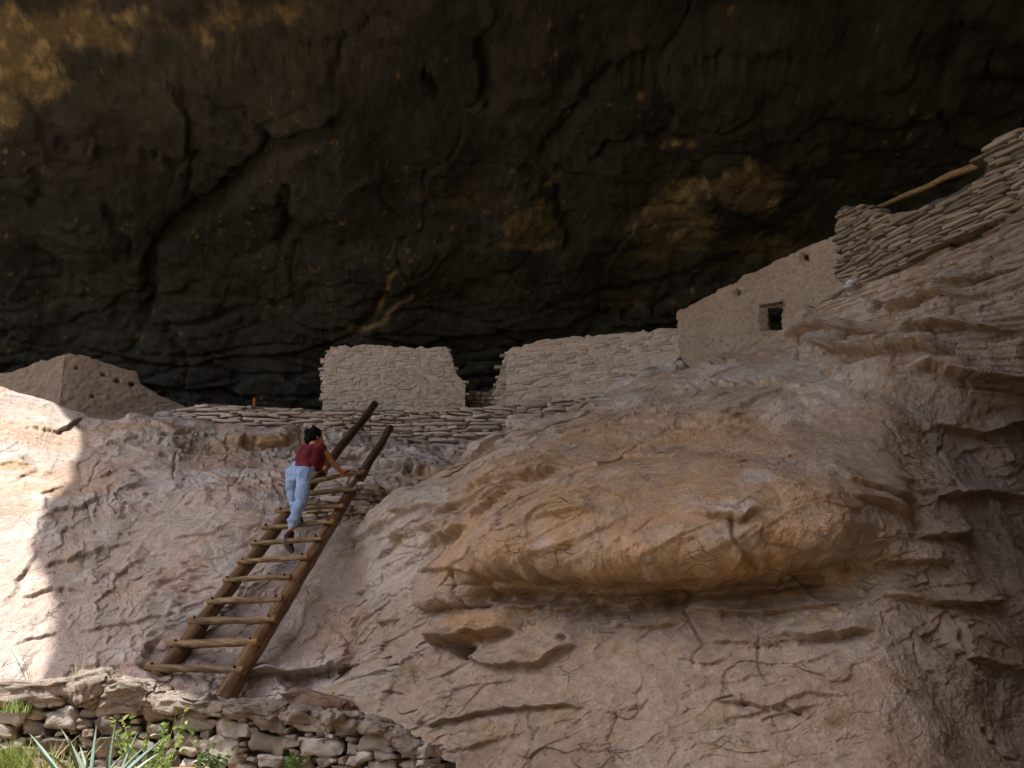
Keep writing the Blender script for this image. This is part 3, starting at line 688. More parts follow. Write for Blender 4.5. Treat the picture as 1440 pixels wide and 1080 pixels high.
def wall_stones(pile, ctrl, ch, wr, depth, cols, proud=(.0, .03), r=3, e=5, nz=.12, jz=.15, rag=.0, gap=.06, skip=0.0, lo=0.0, hi=1.0, seed=1, ends=0.0, tilt=0.0, sink=0.0):
    R = random.Random(seed)
    s, xy, zt, zb = wall_path(ctrl); z0, z1 = zb.min(), zt.max()
    z = z0 + .0
    while z < z1:
        c_h = ch * R.uniform(.7, 1.35); x = -R.random() * wr[0]
        while x < s[-1]:
            w = R.uniform(*wr); xc = x + w / 2; x += w
            if xc < 0 or xc > s[-1]: 
                if not (0 < x and x < s[-1] + w * .4): continue
            xq = min(max(xc, 0), s[-1])
            top = np.interp(xq, s, zt); bot = np.interp(xq, s, zb); zc = z + c_h / 2 + R.uniform(-jz, jz) * c_h
            f = (zc - bot) / max(top - bot, 1e-3)
            if zc > top - c_h * .35 + R.uniform(-rag, rag) or zc < bot - ch * .5 or f < lo or f > hi or R.random() < skip: continue
            X, Y = np.interp(xc, s, xy[:, 0]), np.interp(xc, s, xy[:, 1])
            i = min(max(np.searchsorted(s, xq) - 1, 0), len(s) - 2); d = xy[i + 1] - xy[i]; d = d / np.linalg.norm(d)
            nrm = np.array([d[1], -d[0]]); nrm *= np.sign(-(nrm @ np.array([X, Y])))
            a = R.gauss(0, .05) + tilt
            ux = np.array([d[0] * math.cos(a), d[1] * math.cos(a), math.sin(a)]); un = np.array([nrm[0], nrm[1], 0]); uz = np.cross(ux, un); uz *= np.sign(uz[2])
            pr = R.uniform(*proud); endp = R.uniform(-ends, ends) if (xc < w or xc > s[-1] - w) else 0
            cen = np.array([X, Y, zc]) + un * (pr - depth / 2) + ux * endp
            col = cols[R.randrange(len(cols))] * R.uniform(.82, 1.12)
            pile.stone(cen, (ux, un, uz), (w / 2 * (1 - gap), depth / 2, c_h / 2 * (1 - gap * 1.2)), col, r, e * R.uniform(.7, 1.2), nz, R.random() * 99, R.uniform(-.08, .08), R.uniform(-.25, .25))
        z += c_h * .97

tan = rgb(206, 188, 170); tan2 = rgb(212, 198, 184); tan3 = rgb(186, 166, 146); grey = rgb(150, 138, 128); pale = rgb(196, 182, 168)

def ruin(name, label, cat, ctrl, thick, core_col, stones=None, group=None, **kw):
    base = np.array(at(ctrl[0][0], ctrl[0][3], ctrl[0][1]))
    V, Fc, c = wall_core(ctrl, thick, M_wall, core_col, **kw)
    if stones is None:
        o = finish(name, V, Fc, M_wall, c); return tag(o, label, cat, group)
    p = Pile(); p.add(V, Fc, c)
    for st in stones: wall_stones(p, **st)
    return tag(p.build(name, M_wall), label, cat, group)

# central wall of fine courses
CW = [(457, 22.0, 500, 577), (468, 22.0, 487, 577), (520, 22.0, 485, 577), (560, 22, 487, 577), (600, 22, 489, 576), (628, 22, 487, 576), (636, 22.0, 505, 576), (643, 22.0, 528, 575), (654, 22.0, 536, 575)]
o = ruin('ruined_wall', 'freestanding tan block of fine stone courses, upright and flat-topped, behind the top of the ladder', 'wall', CW, .5, tan * .98,
     [dict(ctrl=CW, ch=.048, wr=(.12, .30), depth=.14, cols=[tan, tan2, tan], proud=(-.010, .018), r=4, e=7, nz=.10, seed=3, ends=.05, gap=.03, skip=.1)], rough=.02, step=.03, inset=.004, topn=.045)
# side return of the same wall facing the gap, then the right-hand wall
RW = [(698, 21.9, 540, 574), (704, 21.9, 520, 573), (712, 21.9, 494, 572), (722, 21.8, 489, 571), (760, 21.5, 479, 568), (800, 21.3, 474, 566), (860, 20.9, 469, 562), (920, 20.5, 464, 560), (950, 20.3, 461, 556), (985, 20.1, 458, 548)]
ruin('ruined_wall', 'long low tan stone wall right of the dark gap, its top stepping gently up towards the windowed wall', 'wall', RW, .5, tan * .92,
     [dict(ctrl=RW, ch=.055, wr=(.12, .36), depth=.14, cols=[tan, tan3, tan * .95], proud=(-.010, .022), r=4, e=7, nz=.10, seed=4, ends=.04, gap=.03, skip=.12)], rough=.02, step=.03, inset=.004, topn=.05)
# low rubble in the gap
GW = [(652, 22.6, 552, 572), (668, 22.6, 549, 572), (684, 22.6, 550, 572), (694, 22.6, 544, 572), (706, 22.6, 545, 572)]
ruin('rubble_wall', 'knee-high loose rubble closing the dark gap between the two central walls', 'wall', GW, .4, grey * .7,
     [dict(ctrl=GW, ch=.075, wr=(.09, .2), depth=.2, cols=[grey, tan, tan3], proud=(.0, .05), r=3, e=3.5, nz=.15, seed=5, gap=.08)], rough=.02, step=.05, inset=.06)
# upper right plastered wall with window
UW = [(952, 20.0, 438, 575), (975, 19.4, 427, 560), (1010, 18.7, 408, 540), (1060, 17.9, 381, 530), (1110, 17.1, 358, 510), (1150, 16.4, 340, 490), (1190, 15.7, 322, 480)]
wn = empty('ruined_wall', at(952, 575, 20.0))
tag(wn, 'smooth mud-plastered wall rising to the right with a square window hole and two small beam holes', 'wall')
def plaster(G, c):
    px, py = pix(G); m = blob(px, py, [(1030, 500, 60, 40, .8), (1150, 400, 50, 40, .6), (980, 470, 30, 40, .5)], .3 * fbm(G * 1.5, 4), .4)
    return lerpc(c, tan3 * .85, .5 * m)
V, Fc, c = wall_core(UW, .22, M_wall, rgb(168, 148, 128), rough=.05, step=.022, holes=[(1084, 447, 15.5, 19, .15, 1), (1036, 412, 7, 5.5, .10, 0), (1130, 362, 6.5, 6, .10, 0)], topn=.035, course=.07, cfun=plaster)
under(finish('plastered_face', V, Fc, M_wall, c), wn)
def pole(V0, V1, r0, r1, seed=0, seg=14, n=40, knob=.06, bend=.0, flat=1.0):
    V0, V1 = np.array(V0, float), np.array(V1, float); d = V1 - V0; L = np.linalg.norm(d); d /= L
    a = np.cross(d, [0, 0, 1.0]); 
    if np.linalg.norm(a) < .1: a = np.cross(d, [0, 1.0, 0])
    a /= np.linalg.norm(a); b = np.cross(d, a)
    t = np.concatenate([[0, 0, 0], np.linspace(0, 1, n), [1, 1, 1]]); sc = np.concatenate([[0.01, .6, .93], np.ones(n), [.93, .6, .01]])
    sc[3] = 1; th = np.linspace(0, 2 * np.pi, seg, endpoint=False)
    T, H = np.meshgrid(t, th, indexing='ij')
    R = (r0 + (r1 - r0) * T)
    dirs = np.cos(H)[..., None] * a + np.sin(H)[..., None] * b * flat
    cen = V0 + T[..., None] * d * L
    bn = np.stack([fbm(np.stack([T * L * 1.3, 0 * T + seed, 0 * T + k], -1), 2) for k in (1.5, 8.5)], -1) * bend
    cen = cen + bn[..., :1] * a + bn[..., 1:] * b
    nz = 1 + knob * fbm(np.concatenate([dirs * .9, ], -1) + T[..., None] * np.array([0, 0, L * 4]) + seed, 3)
    P = cen + dirs * (R * sc[:, None] * nz)[..., None]
    nr, nc = P.shape[:2]; i = np.arange(nr - 1)[:, None] * nc; j = np.arange(nc)
    Fc = np.stack([i + j, i + (j + 1) % nc, i + nc + (j + 1) % nc, i + nc + j], -1).reshape(-1, 4)
    return P.reshape(-1, 3), Fc
M_old = mat_grain('weathered_wood', (1, .2, .1), rgb(60, 50, 40), rgb(112, 92, 70), 40)
for k in range(3):
    y = 17.35 + k * .14
    V, Fc = pole(at(1068, 431, y), at(1101, 425, y - .1), .022, .022, k, 10, 12)
    under(finish('lintel', V, Fc, M_old, np.ones((len(V), 3))), wn)

# left ruin with corner
lr = empty('ruined_building', at(90, 590, 20.6))
tag(lr, 'dim clay-coloured ruin at far left, worn corner, row of round beam holes', 'ruin')
LA = [(-120, 21.9, 524, 600), (-30, 21.4, 525, 600), (15, 21.15, 523, 600), (30, 21.05, 517, 600), (60, 20.9, 506, 600), (92, 20.7, 498, 600)]
LB = [(89, 20.7, 498, 600), (115, 20.75, 499, 600), (140, 20.82, 507, 600), (170, 20.9, 517, 600), (193, 20.97, 524, 600), (197, 20.98, 540, 600), (225, 21.06, 556, 600), (262, 21.15, 572, 600)]
cb = rgb(132, 118, 103)
V, Fc, c = wall_core(LA, .5, M_wall, cb, rough=.02, step=.035, topn=.03, course=.08)
under(finish('side_wall', V, Fc, M_wall, c), lr)
V, Fc, c = wall_core(LB, .5, M_wall, cb, rough=.02, step=.032, topn=.03, course=.08, holes=[(107, 517, 2.6, 2.6, .12, 0), (144, 526, 2.8, 2.8, .12, 0), (164, 535, 3.0, 3.0, .12, 0), (185, 540, 3.6, 3.8, .12, 0), (129, 557, 2.3, 3, .1, 0)])
under(finish('front_wall', V, Fc, M_wall, c), lr)

# terrace wall of thin slabs
TW = [(243, 19.95, 584, 600), (255, 19.85, 574, 612), (285, 19.7, 567, 618), (330, 19.6, 570, 622), (400, 19.6, 573, 632), (455, 19.6, 577, 640), (560, 19.6, 577, 648), (640, 19.6, 574, 648), (700, 19.6, 571, 640), (770, 19.6, 566, 630), (850, 19.6, 556, 610), (930, 19.5, 550, 600)]
slab = [pale, rgb(198, 182, 170), tan2 * .92, rgb(182, 166, 154)]
ruin('terrace_wall', 'long low retaining wall of thin pale slabs below the central ruins, behind the ladder top', 'wall', TW, .5, grey * .8,
     [dict(ctrl=TW, ch=.052, wr=(.10, .65), depth=.45, cols=slab, proud=(-.04, .09), r=5, e=7, nz=.40, seed=8, gap=.0, jz=.4, tilt=0)], rough=.05, step=.05, inset=.10, topn=.01)
# small footing wall by the ladder
FW = [(425, 13.25, 704, 748), (470, 13.1, 694, 748), (503, 12.95, 676, 748), (512, 12.95, 678, 748), (535, 13.15, 684, 735), (566, 13.5, 702, 724)]
ruin('footing_wall', 'small patch of dry-laid grey slabs tucked behind the ladder where the cleft ends', 'wall', FW, .3, grey * .42,
     [dict(ctrl=FW, ch=.058, wr=(.12, .34), depth=.2, cols=[grey, tan2 * .9, tan3], proud=(-.02, .06), r=5, e=6, nz=.28, seed=9, gap=.02, jz=.3, tilt=-.05)], rough=.03, step=.04, inset=.05)
# right tower and the dry-laid wall climbing from it
RTW = [(1176, 13.25, 298, 400), (1190, 13.1, 288, 402), (1212, 12.85, 287, 402), (1222, 12.7, 296, 396), (1236, 12.5, 299, 388)]
rt = [rgb(138, 124, 106), rgb(126, 112, 94), rgb(112, 101, 88), rgb(148, 134, 116)]
ruin('stone_pier', 'stubby upright pier of stacked tan slabs at the left end of the upper right wall', 'wall', RTW, .45, rgb(82, 78, 74),
     [dict(ctrl=RTW, ch=.046, wr=(.10, .40), depth=.24, cols=rt, proud=(-.01, .05), r=5, e=6, nz=.30, seed=12, gap=.0, jz=.25, ends=.05)], rough=.04, step=.04, inset=.035)
RU = [(1228, 12.62, 300, 392), (1260, 12.25, 300, 376), (1290, 11.95, 295, 360), (1310, 11.75, 283, 350), (1345, 11.45, 270, 332), (1375, 11.2, 252, 318), (1384, 11.1, 246, 312), (1386, 11.08, 210, 312), (1400, 10.95, 196, 306), (1440, 10.65, 178, 290), (1520, 10.1, 140, 260), (1600, 9.7, 100, 230)]
ruin('drystone_wall', 'long drystone wall of tilted tan slabs climbing to the upper right corner, above the layered rock', 'wall', RU, .45, rgb(82, 78, 74),
     [dict(ctrl=RU, ch=.046, wr=(.10, .55), depth=.26, cols=rt, proud=(-.01, .07), r=5, e=6, nz=.30, seed=13, gap=.0, jz=.25)], rough=.04, step=.04, inset=.035, topn=.02)

# wooden beam, marker post, loose rocks
M_beam = mat_grain('beam_wood', (1, -.6, .3), rgb(96, 74, 46), rgb(150, 120, 80), 36)
V, Fc = pole(at(1232, 294, 13.2), at(1386, 226, 11.4), .030, .048, 5, 14, 40, .08, .02)
tag(finish('beam', V, Fc, M_beam, np.ones((len(V), 3))), 'single straight yellowish log spanning the gap in the upper right wall', 'beam')
M_post = mat_grain('post_wood', (0, 0, 1), rgb(150, 84, 36), rgb(196, 120, 58), 30)
V, Fc = pole(at(357, 582, 20.9), at(358, 560, 20.9), .035, .035, 2, 10, 10, .03)
tag(finish('marker_post', V, Fc, M_post, np.ones((len(V), 3))), 'short orange-brown wooden post standing behind the slab wall in the dark', 'post')

def boulder(name, label, cen, half, col, yaw=0, pitch=0, e=3.0, nz=.22, seed=1.0, shear=0, taper=0, r=22, mask=None):
    p = Pile(); A = np.array(Matrix.Rotation(math.radians(yaw), 3, 'Z') @ Matrix.Rotation(math.radians(pitch), 3, 'Y'))
    p.stone(cen, A.T, half, col, r, e, nz, seed, shear, taper)
    V = p.V[0]; n = V - V.mean(0); n /= np.linalg.norm(n, axis=1)[:, None]
    f = plates(V, (.3, .3, .12), .05, .03, .025, .12, seed) + .015 * fbm(V * 9, 3)
    p.V[0] = V + n * f[:, None]
    if mask is not None: p.C[0] = lerpc(p.C[0], mask[0], sm(mask[1], mask[2], (V - np.array(cen))[:, 2] / half[2] * -1 + .3 * fbm(V * 4, 3)))
    return tag(p.build(name, M_rock), label, 'rock')
och = rgb(172, 132, 74)
boulder('boulder', 'squarish pale block with an ochre broken face on the left rim of the outcrop', at(752, 603, 13.6), (.37, .25, .13), pale * .92, 0, 10, 3.4, .2, 3.3, taper=.25, mask=(och, .1, .5))
boulder('boulder', 'long grey slanting slab boulder lying at the foot of the long low wall', at(912, 533, 14.9), (.60, .3, .15), rgb(196, 186, 178), 0, -19, 2.8, .22, 8.8, taper=.2)
boulder('boulder', 'flat buff boulder with an ochre underside below the windowed wall', at(1022, 513, 14.0), (.34, .22, .085), rgb(200, 180, 156), 0, -4, 3.2, .2, 15.5, mask=(och, .0, .4))
boulder('stone', 'small smooth white stone at the foot of the slab pier', at(1199, 397, 12.7), (.10, .08, .045), rgb(214, 212, 214), 0, -25, 2.4, .1, 2.5, r=10)
boulder('stone', 'small pale stone lying at the left end of the slab terrace wall', at(234, 584, 20.0), (.22, .15, .09), rgb(180, 172, 164), 0, -8, 2.6, .2, 22, r=10)
boulder('boulder', 'low brown rock lying beside the ladder foot behind the front wall', at(448, 992, 9.5), (.30, .2, .10), rgb(150, 122, 104), 10, 6, 3.0, .25, 31)
boulder('stone', 'rounded stone jutting from the ledge left of the climber', at(383, 622, 15.75), (.24, .2, .07), rgb(172, 142, 104), 0, -8, 3.0, .2, 37, r=12)

# ------------------------------------------------------------------ front wall of rubble with big capstones
def front_wall():
    root = empty('rubble_wall', at(250, 1075, 7.8)); tag(root, 'thick rubble wall with rounded capstones across the bottom left foreground, half in sun', 'wall')
    ctrl = [(-330, 8.1, 950, 1200), (0, 8.0, 978, 1200), (120, 8.0, 968, 1200), (185, 8.0, 978, 1200), (330, 7.95, 998, 1200), (470, 7.8, 1014, 1200), (540, 7.65, 1026, 1200), (600, 7.5, 1060, 1200)]
    p = Pile(); V, Fc, c = wall_core([(a_, b_, c_ + 14, d_) for a_, b_, c_, d_ in ctrl], .40, M_wall, rgb(98, 88, 76), rough=.04, step=.03, inset=.08, topn=.02); p.add(V, Fc, c)
    cols = [rgb(150, 138, 126), rgb(138, 126, 114), rgb(126, 114, 102), rgb(164, 156, 148), rgb(114, 104, 94)]
    R = random.Random(21)
    s, xy, zt, zb = wall_path(ctrl)
    # irregular packing: big stones first, smaller ones into what is left
    placed = []; 
    def try_put(u, z, w, h, gapf):
        for (a, b, c_, d) in placed:
            if abs(u - a) < (w + c_) * gapf and abs(z - b) < (h + d) * gapf: return False
        placed.append((u, z, w, h)); return True
    for (wa, wb, ha, hb, tries, gf) in ((.11, .16, .050, .075, 260, .95), (.07, .12, .034, .055, 3000, .93), (.045, .075, .024, .038, 5200, .90), (.025, .045, .014, .026, 7000, .88)):
        for _ in range(tries):
            u = R.uniform(0, s[-1]); top = np.interp(u, s, zt); z = R.uniform(top - .85, top)
            w, h = R.uniform(wa, wb), R.uniform(ha, hb)
            if z + h > top + .02: continue
            try_put(u, z, w, h, gf)
    for u, z, w, h in placed:
        X, Y = np.interp(u, s, xy[:, 0]), np.interp(u, s, xy[:, 1]); i = min(max(np.searchsorted(s, u) - 1, 0), len(s) - 2)
        d = xy[i + 1] - xy[i]; d /= np.linalg.norm(d); un = np.array([d[1], -d[0], 0]); un *= np.sign(-un[1]) if un[1] != 0 else 1
        a = R.gauss(-.03, .14); ux = np.array([d[0] * math.cos(a), d[1] * math.cos(a), math.sin(a)]); uz = np.cross(ux, un); uz *= np.sign(uz[2])
        cen = np.array([X, Y, z]) + un * (R.uniform(-.03, .03) - .07)
        p.stone(cen, (ux, un, uz), (w * 1.02, .12, h * 1.05), cols[R.randrange(5)] * R.uniform(.8, 1.12), 9, R.uniform(4.5, 9), .26, R.random() * 99, R.uniform(-.25, .25), R.uniform(-.35, .35))
    Vc = p.V[1:]
    for i_, V_ in enumerate(Vc):
        nn = V_ - V_.mean(0); nn /= np.linalg.norm(nn, axis=1)[:, None] + 1e-9
        p.V[i_ + 1] = V_ + nn * (plates(V_, (.10, .10, .05), .02, .008, .006, .1, i_ * .37) + .006 * fbm(V_ * 18, 2))[:, None]
    ob = p.build('masonry', M_wall, root)
    # capstones: (x0, x1, y_top_left, y_top_right, thickness px)
    q = Pile()
    caps = [(-320, -170, 950, 950, 36), (-175, -40, 948, 956, 34), (-45, 112, 962, 952, 30), (104, 162, 946, 950, 42), (150, 235, 958, 962, 34), (228, 330, 972, 986, 26), (322, 402, 982, 992, 22), (395, 470, 992, 1000, 24), (462, 520, 1000, 1008, 22), (512, 560, 1008, 1020, 20), (552, 600, 1022, 1050, 24)]
    for i, (x0, x1, ya, yb, th) in enumerate(caps):
        Yd = np.interp((x0 + x1) / 2, [c[0] for c in ctrl], [c[1] for c in ctrl]) + .10
        A = at(x0, ya + th / 2, Yd); B = at(x1, yb + th / 2, Yd); d = B - A; L = np.linalg.norm(d); ux = d / L; un = np.array([0, -1.0, 0]); un = un - ux * (un @ ux); un /= np.linalg.norm(un); uz = np.cross(ux, un); uz *= np.sign(uz[2])
        q.stone((A + B) / 2, (ux, un, uz), (L / 2 * 1.04, .20, th / 2 / 187), rgb(156, 142, 130) * (.93 + .1 * ((i * 37) % 3) / 2), 22, 4.0, .24, i * 7.7 + 2, 0, ((i * 5) % 4 - 1.5) * .12)
        V = q.V[-1]; nn = V - V.mean(0); nn /= np.linalg.norm(nn, axis=1)[:, None]
        pit = -.022 * sm(.28, .5, perlin(V * 22)) if i == 4 else 0
        q.V[-1] = V + nn * (.020 * fbm(V * 7 + i, 5, .6) + plates(V, (.20, .2, .08), .05, .016, .02, .10, i) + plates(V, (.07, .07, .04), .014, .005, .005, .1, i + 3) + pit)[:, None]
    q.build('capstones', M_rock, root)
front_wall()

# ================================================================== LADDER
LA0, LA1 = at(208, 972, 10.45), at(527, 568, 14.95)
LB0, LB1 = at(311, 990, 10.0), at(549, 602, 14.25)
pn = np.cross(LA1 - LA0, LB0 - LA0); pn /= np.linalg.norm(pn); pn *= np.sign(-pn[1])
def onplane(px, py, off=0.0):
    d = at(px, py, 1.0) - np.array([0, 0, CAMZ]); o_ = np.array([0, 0, CAMZ]); q = (LA0 + LB0) / 2 + pn * off
    t = ((q - o_) @ pn) / (d @ pn); return o_ + d * t
lad = empty('ladder', (LA0 + LB0) / 2); tag(lad, 'rustic peeled-log ladder with eleven round rungs leaning up the pale rock', 'ladder')
ldir = LA1 - LA0
M_rail = mat_grain('rail_wood', ldir, rgb(70, 53, 38), rgb(132, 100, 68), 34, .05, .6)
M_rung = mat_grain('rung_wood', LB0 - LA0, rgb(84, 66, 46), rgb(156, 128, 92), 34, .07, .6)
M_bolt = mat_plain('dark_iron', (.03, .025, .022), .6)
for (a, b, ra, rb, sd) in ((LA0, LA1, .088, .052, 3), (LB0, LB1, .094, .05, 9)):
    V, Fc = pole(a, b, ra, rb, sd, 20, 120, .10, .012)
    t = np.clip(((V - a) @ (b - a)) / ((b - a) @ (b - a)), 0, 1)
    c = lerpc(np.ones((len(V), 3)), np.array([.48, .5, .52]), sm(.60, .82, t + .1 * fbm(V * 2, 3)))
    if sd == 3: c *= .85
    under(finish('rail', V, Fc, M_rail, c), lad)
RUNGS = [((207, 938), (343, 943), .043), ((241, 906), (364, 903), .046), ((267, 873), (390, 871), .042), ((293, 846), (398, 842), .038), ((315, 816), (409, 812), .033), ((336, 791), (434, 783), .036),
         ((354, 765), (453, 756), .033), ((368, 742), (471, 734), .033), ((389, 719), (484, 711), .034), ((429, 695), (502, 687), .038), ((434, 677), (513, 662), .032)]
rung_ends = []
for i, (a, b, r) in enumerate(RUNGS):
    A, B = onplane(*a, .085), onplane(*b, .085); rung_ends.append((A, B))
    V, Fc = pole(A, B, r * .92, r * .88, i * 3.3, 14, 60, .26, .013)
    t = ((V - A) @ (B - A)) / ((B - A) @ (B - A))
    k = 1 + .0 * t; c = np.ones((len(V), 3)) * (.85 + .3 * ((i * 53) % 7) / 7)
    c = lerpc(c, c * np.array([1.15, .95, .7]), sm(.88, 1, t) + sm(.12, 0, t))
    rn = under(finish('rung', V, Fc, M_rung, c), lad)
    # worn knob ends / lashings: dark notch bands
    for fr_ in (.07, .92):
        q_ = A + (B - A) * fr_ + pn * r * .8
        V, Fc = pole(q_ - pn * .02, q_ + pn * .022, .014, .013, i, 8, 4, .1)
        under(finish('bolt', V, Fc, M_bolt, np.ones((len(V), 3))), lad)

# ================================================================== PERSON
def rcone(a, b, ra, rb, seg=20):
    a, b = np.array(a, float), np.array(b, float); d = b - a; L = np.linalg.norm(d) + 1e-6; d /= L
    u = np.cross(d, [.3, .2, .9]); u /= np.linalg.norm(u); v = np.cross(d, u)
    ph = np.linspace(-np.pi / 2, 0, 6); ring = [(a + d * ra * math.sin(p), ra * math.cos(p)) for p in ph] + [(b + d * rb * math.sin(p), rb * math.cos(p)) for p in -ph[::-1]]
    th = np.linspace(0, 2 * np.pi, seg, endpoint=False)
    P = np.array([c + max(r, 1e-4) * (np.cos(th)[:, None] * u + np.sin(th)[:, None] * v) for c, r in ring])
    nr, nc = P.shape[:2]; i = np.arange(nr - 1)[:, None] * nc; j = np.arange(nc)
    Fc = [list(q) for q in np.stack([i + j, i + (j + 1) % nc, i + nc + (j + 1) % nc, i + nc + j], -1).reshape(-1, 4)]
    return P.reshape(-1, 3), Fc + [list(range(nc))[::-1], list(range((nr - 1) * nc, nr * nc))]

def ellip(c, ax, r):
    V, Fc = cube_pts(8); p = V / np.linalg.norm(V, axis=1)[:, None]
    return np.asarray(c) + (p * np.array(r)) @ np.asarray(ax), [list(q) for q in Fc]

def fuse(name, prims, mat, voxel=.008, smooth_it=4, fac=.5, noise=None, parent=None, tint=None):
    V = []; Fs = []; n = 0
    for v, f in prims:
        V.append(v); Fs += [[i + n for i in q] for q in f]; n += len(v)
    me = bpy.data.meshes.new(name); me.from_pydata([tuple(map(float, p)) for p in np.concatenate(V)], [], Fs); me.update()
    import bmesh
    bm = bmesh.new(); bm.from_mesh(me); bmesh.ops.recalc_face_normals(bm, faces=bm.faces); bm.to_mesh(me); bm.free()
    o = bpy.data.objects.new(name + '_raw', me); COL.objects.link(o)
    r = o.modifiers.new('r', 'REMESH'); r.mode = 'VOXEL'; r.voxel_size = voxel; r.adaptivity = 0
    s = o.modifiers.new('s', 'SMOOTH'); s.iterations = smooth_it; s.factor = fac
    dg = bpy.context.evaluated_depsgraph_get(); dg.update()
    m2 = bpy.data.meshes.new_from_object(o.evaluated_get(dg)); m2.name = name
    bpy.data.objects.remove(o)
    N = len(m2.vertices); P = np.empty(N * 3, np.float32); m2.vertices.foreach_get('co', P); P = P.reshape(-1, 3)
    if noise is not None:
        nn = np.empty(N * 3, np.float32); m2.vertices.foreach_get('normal', nn); nn = nn.reshape(-1, 3)
        P = P + nn * noise(P)[:, None]; m2.vertices.foreach_set('co', P.ravel()); m2.update()
    col = np.ones((N, 4), np.float32); 
    if tint is not None: col[:, :3] = tint(P)
    a = m2.color_attributes.new('tint', 'FLOAT_COLOR', 'POINT'); a.data.foreach_set('color', col.ravel())
    m2.polygons.foreach_set('use_smooth', np.full(len(m2.polygons), True))
    m2.materials.clear(); m2.materials.append(mat)
    ob = bpy.data.objects.new(name, m2); COL.objects.link(ob)
    if parent is not None: under(ob, parent)
    return ob

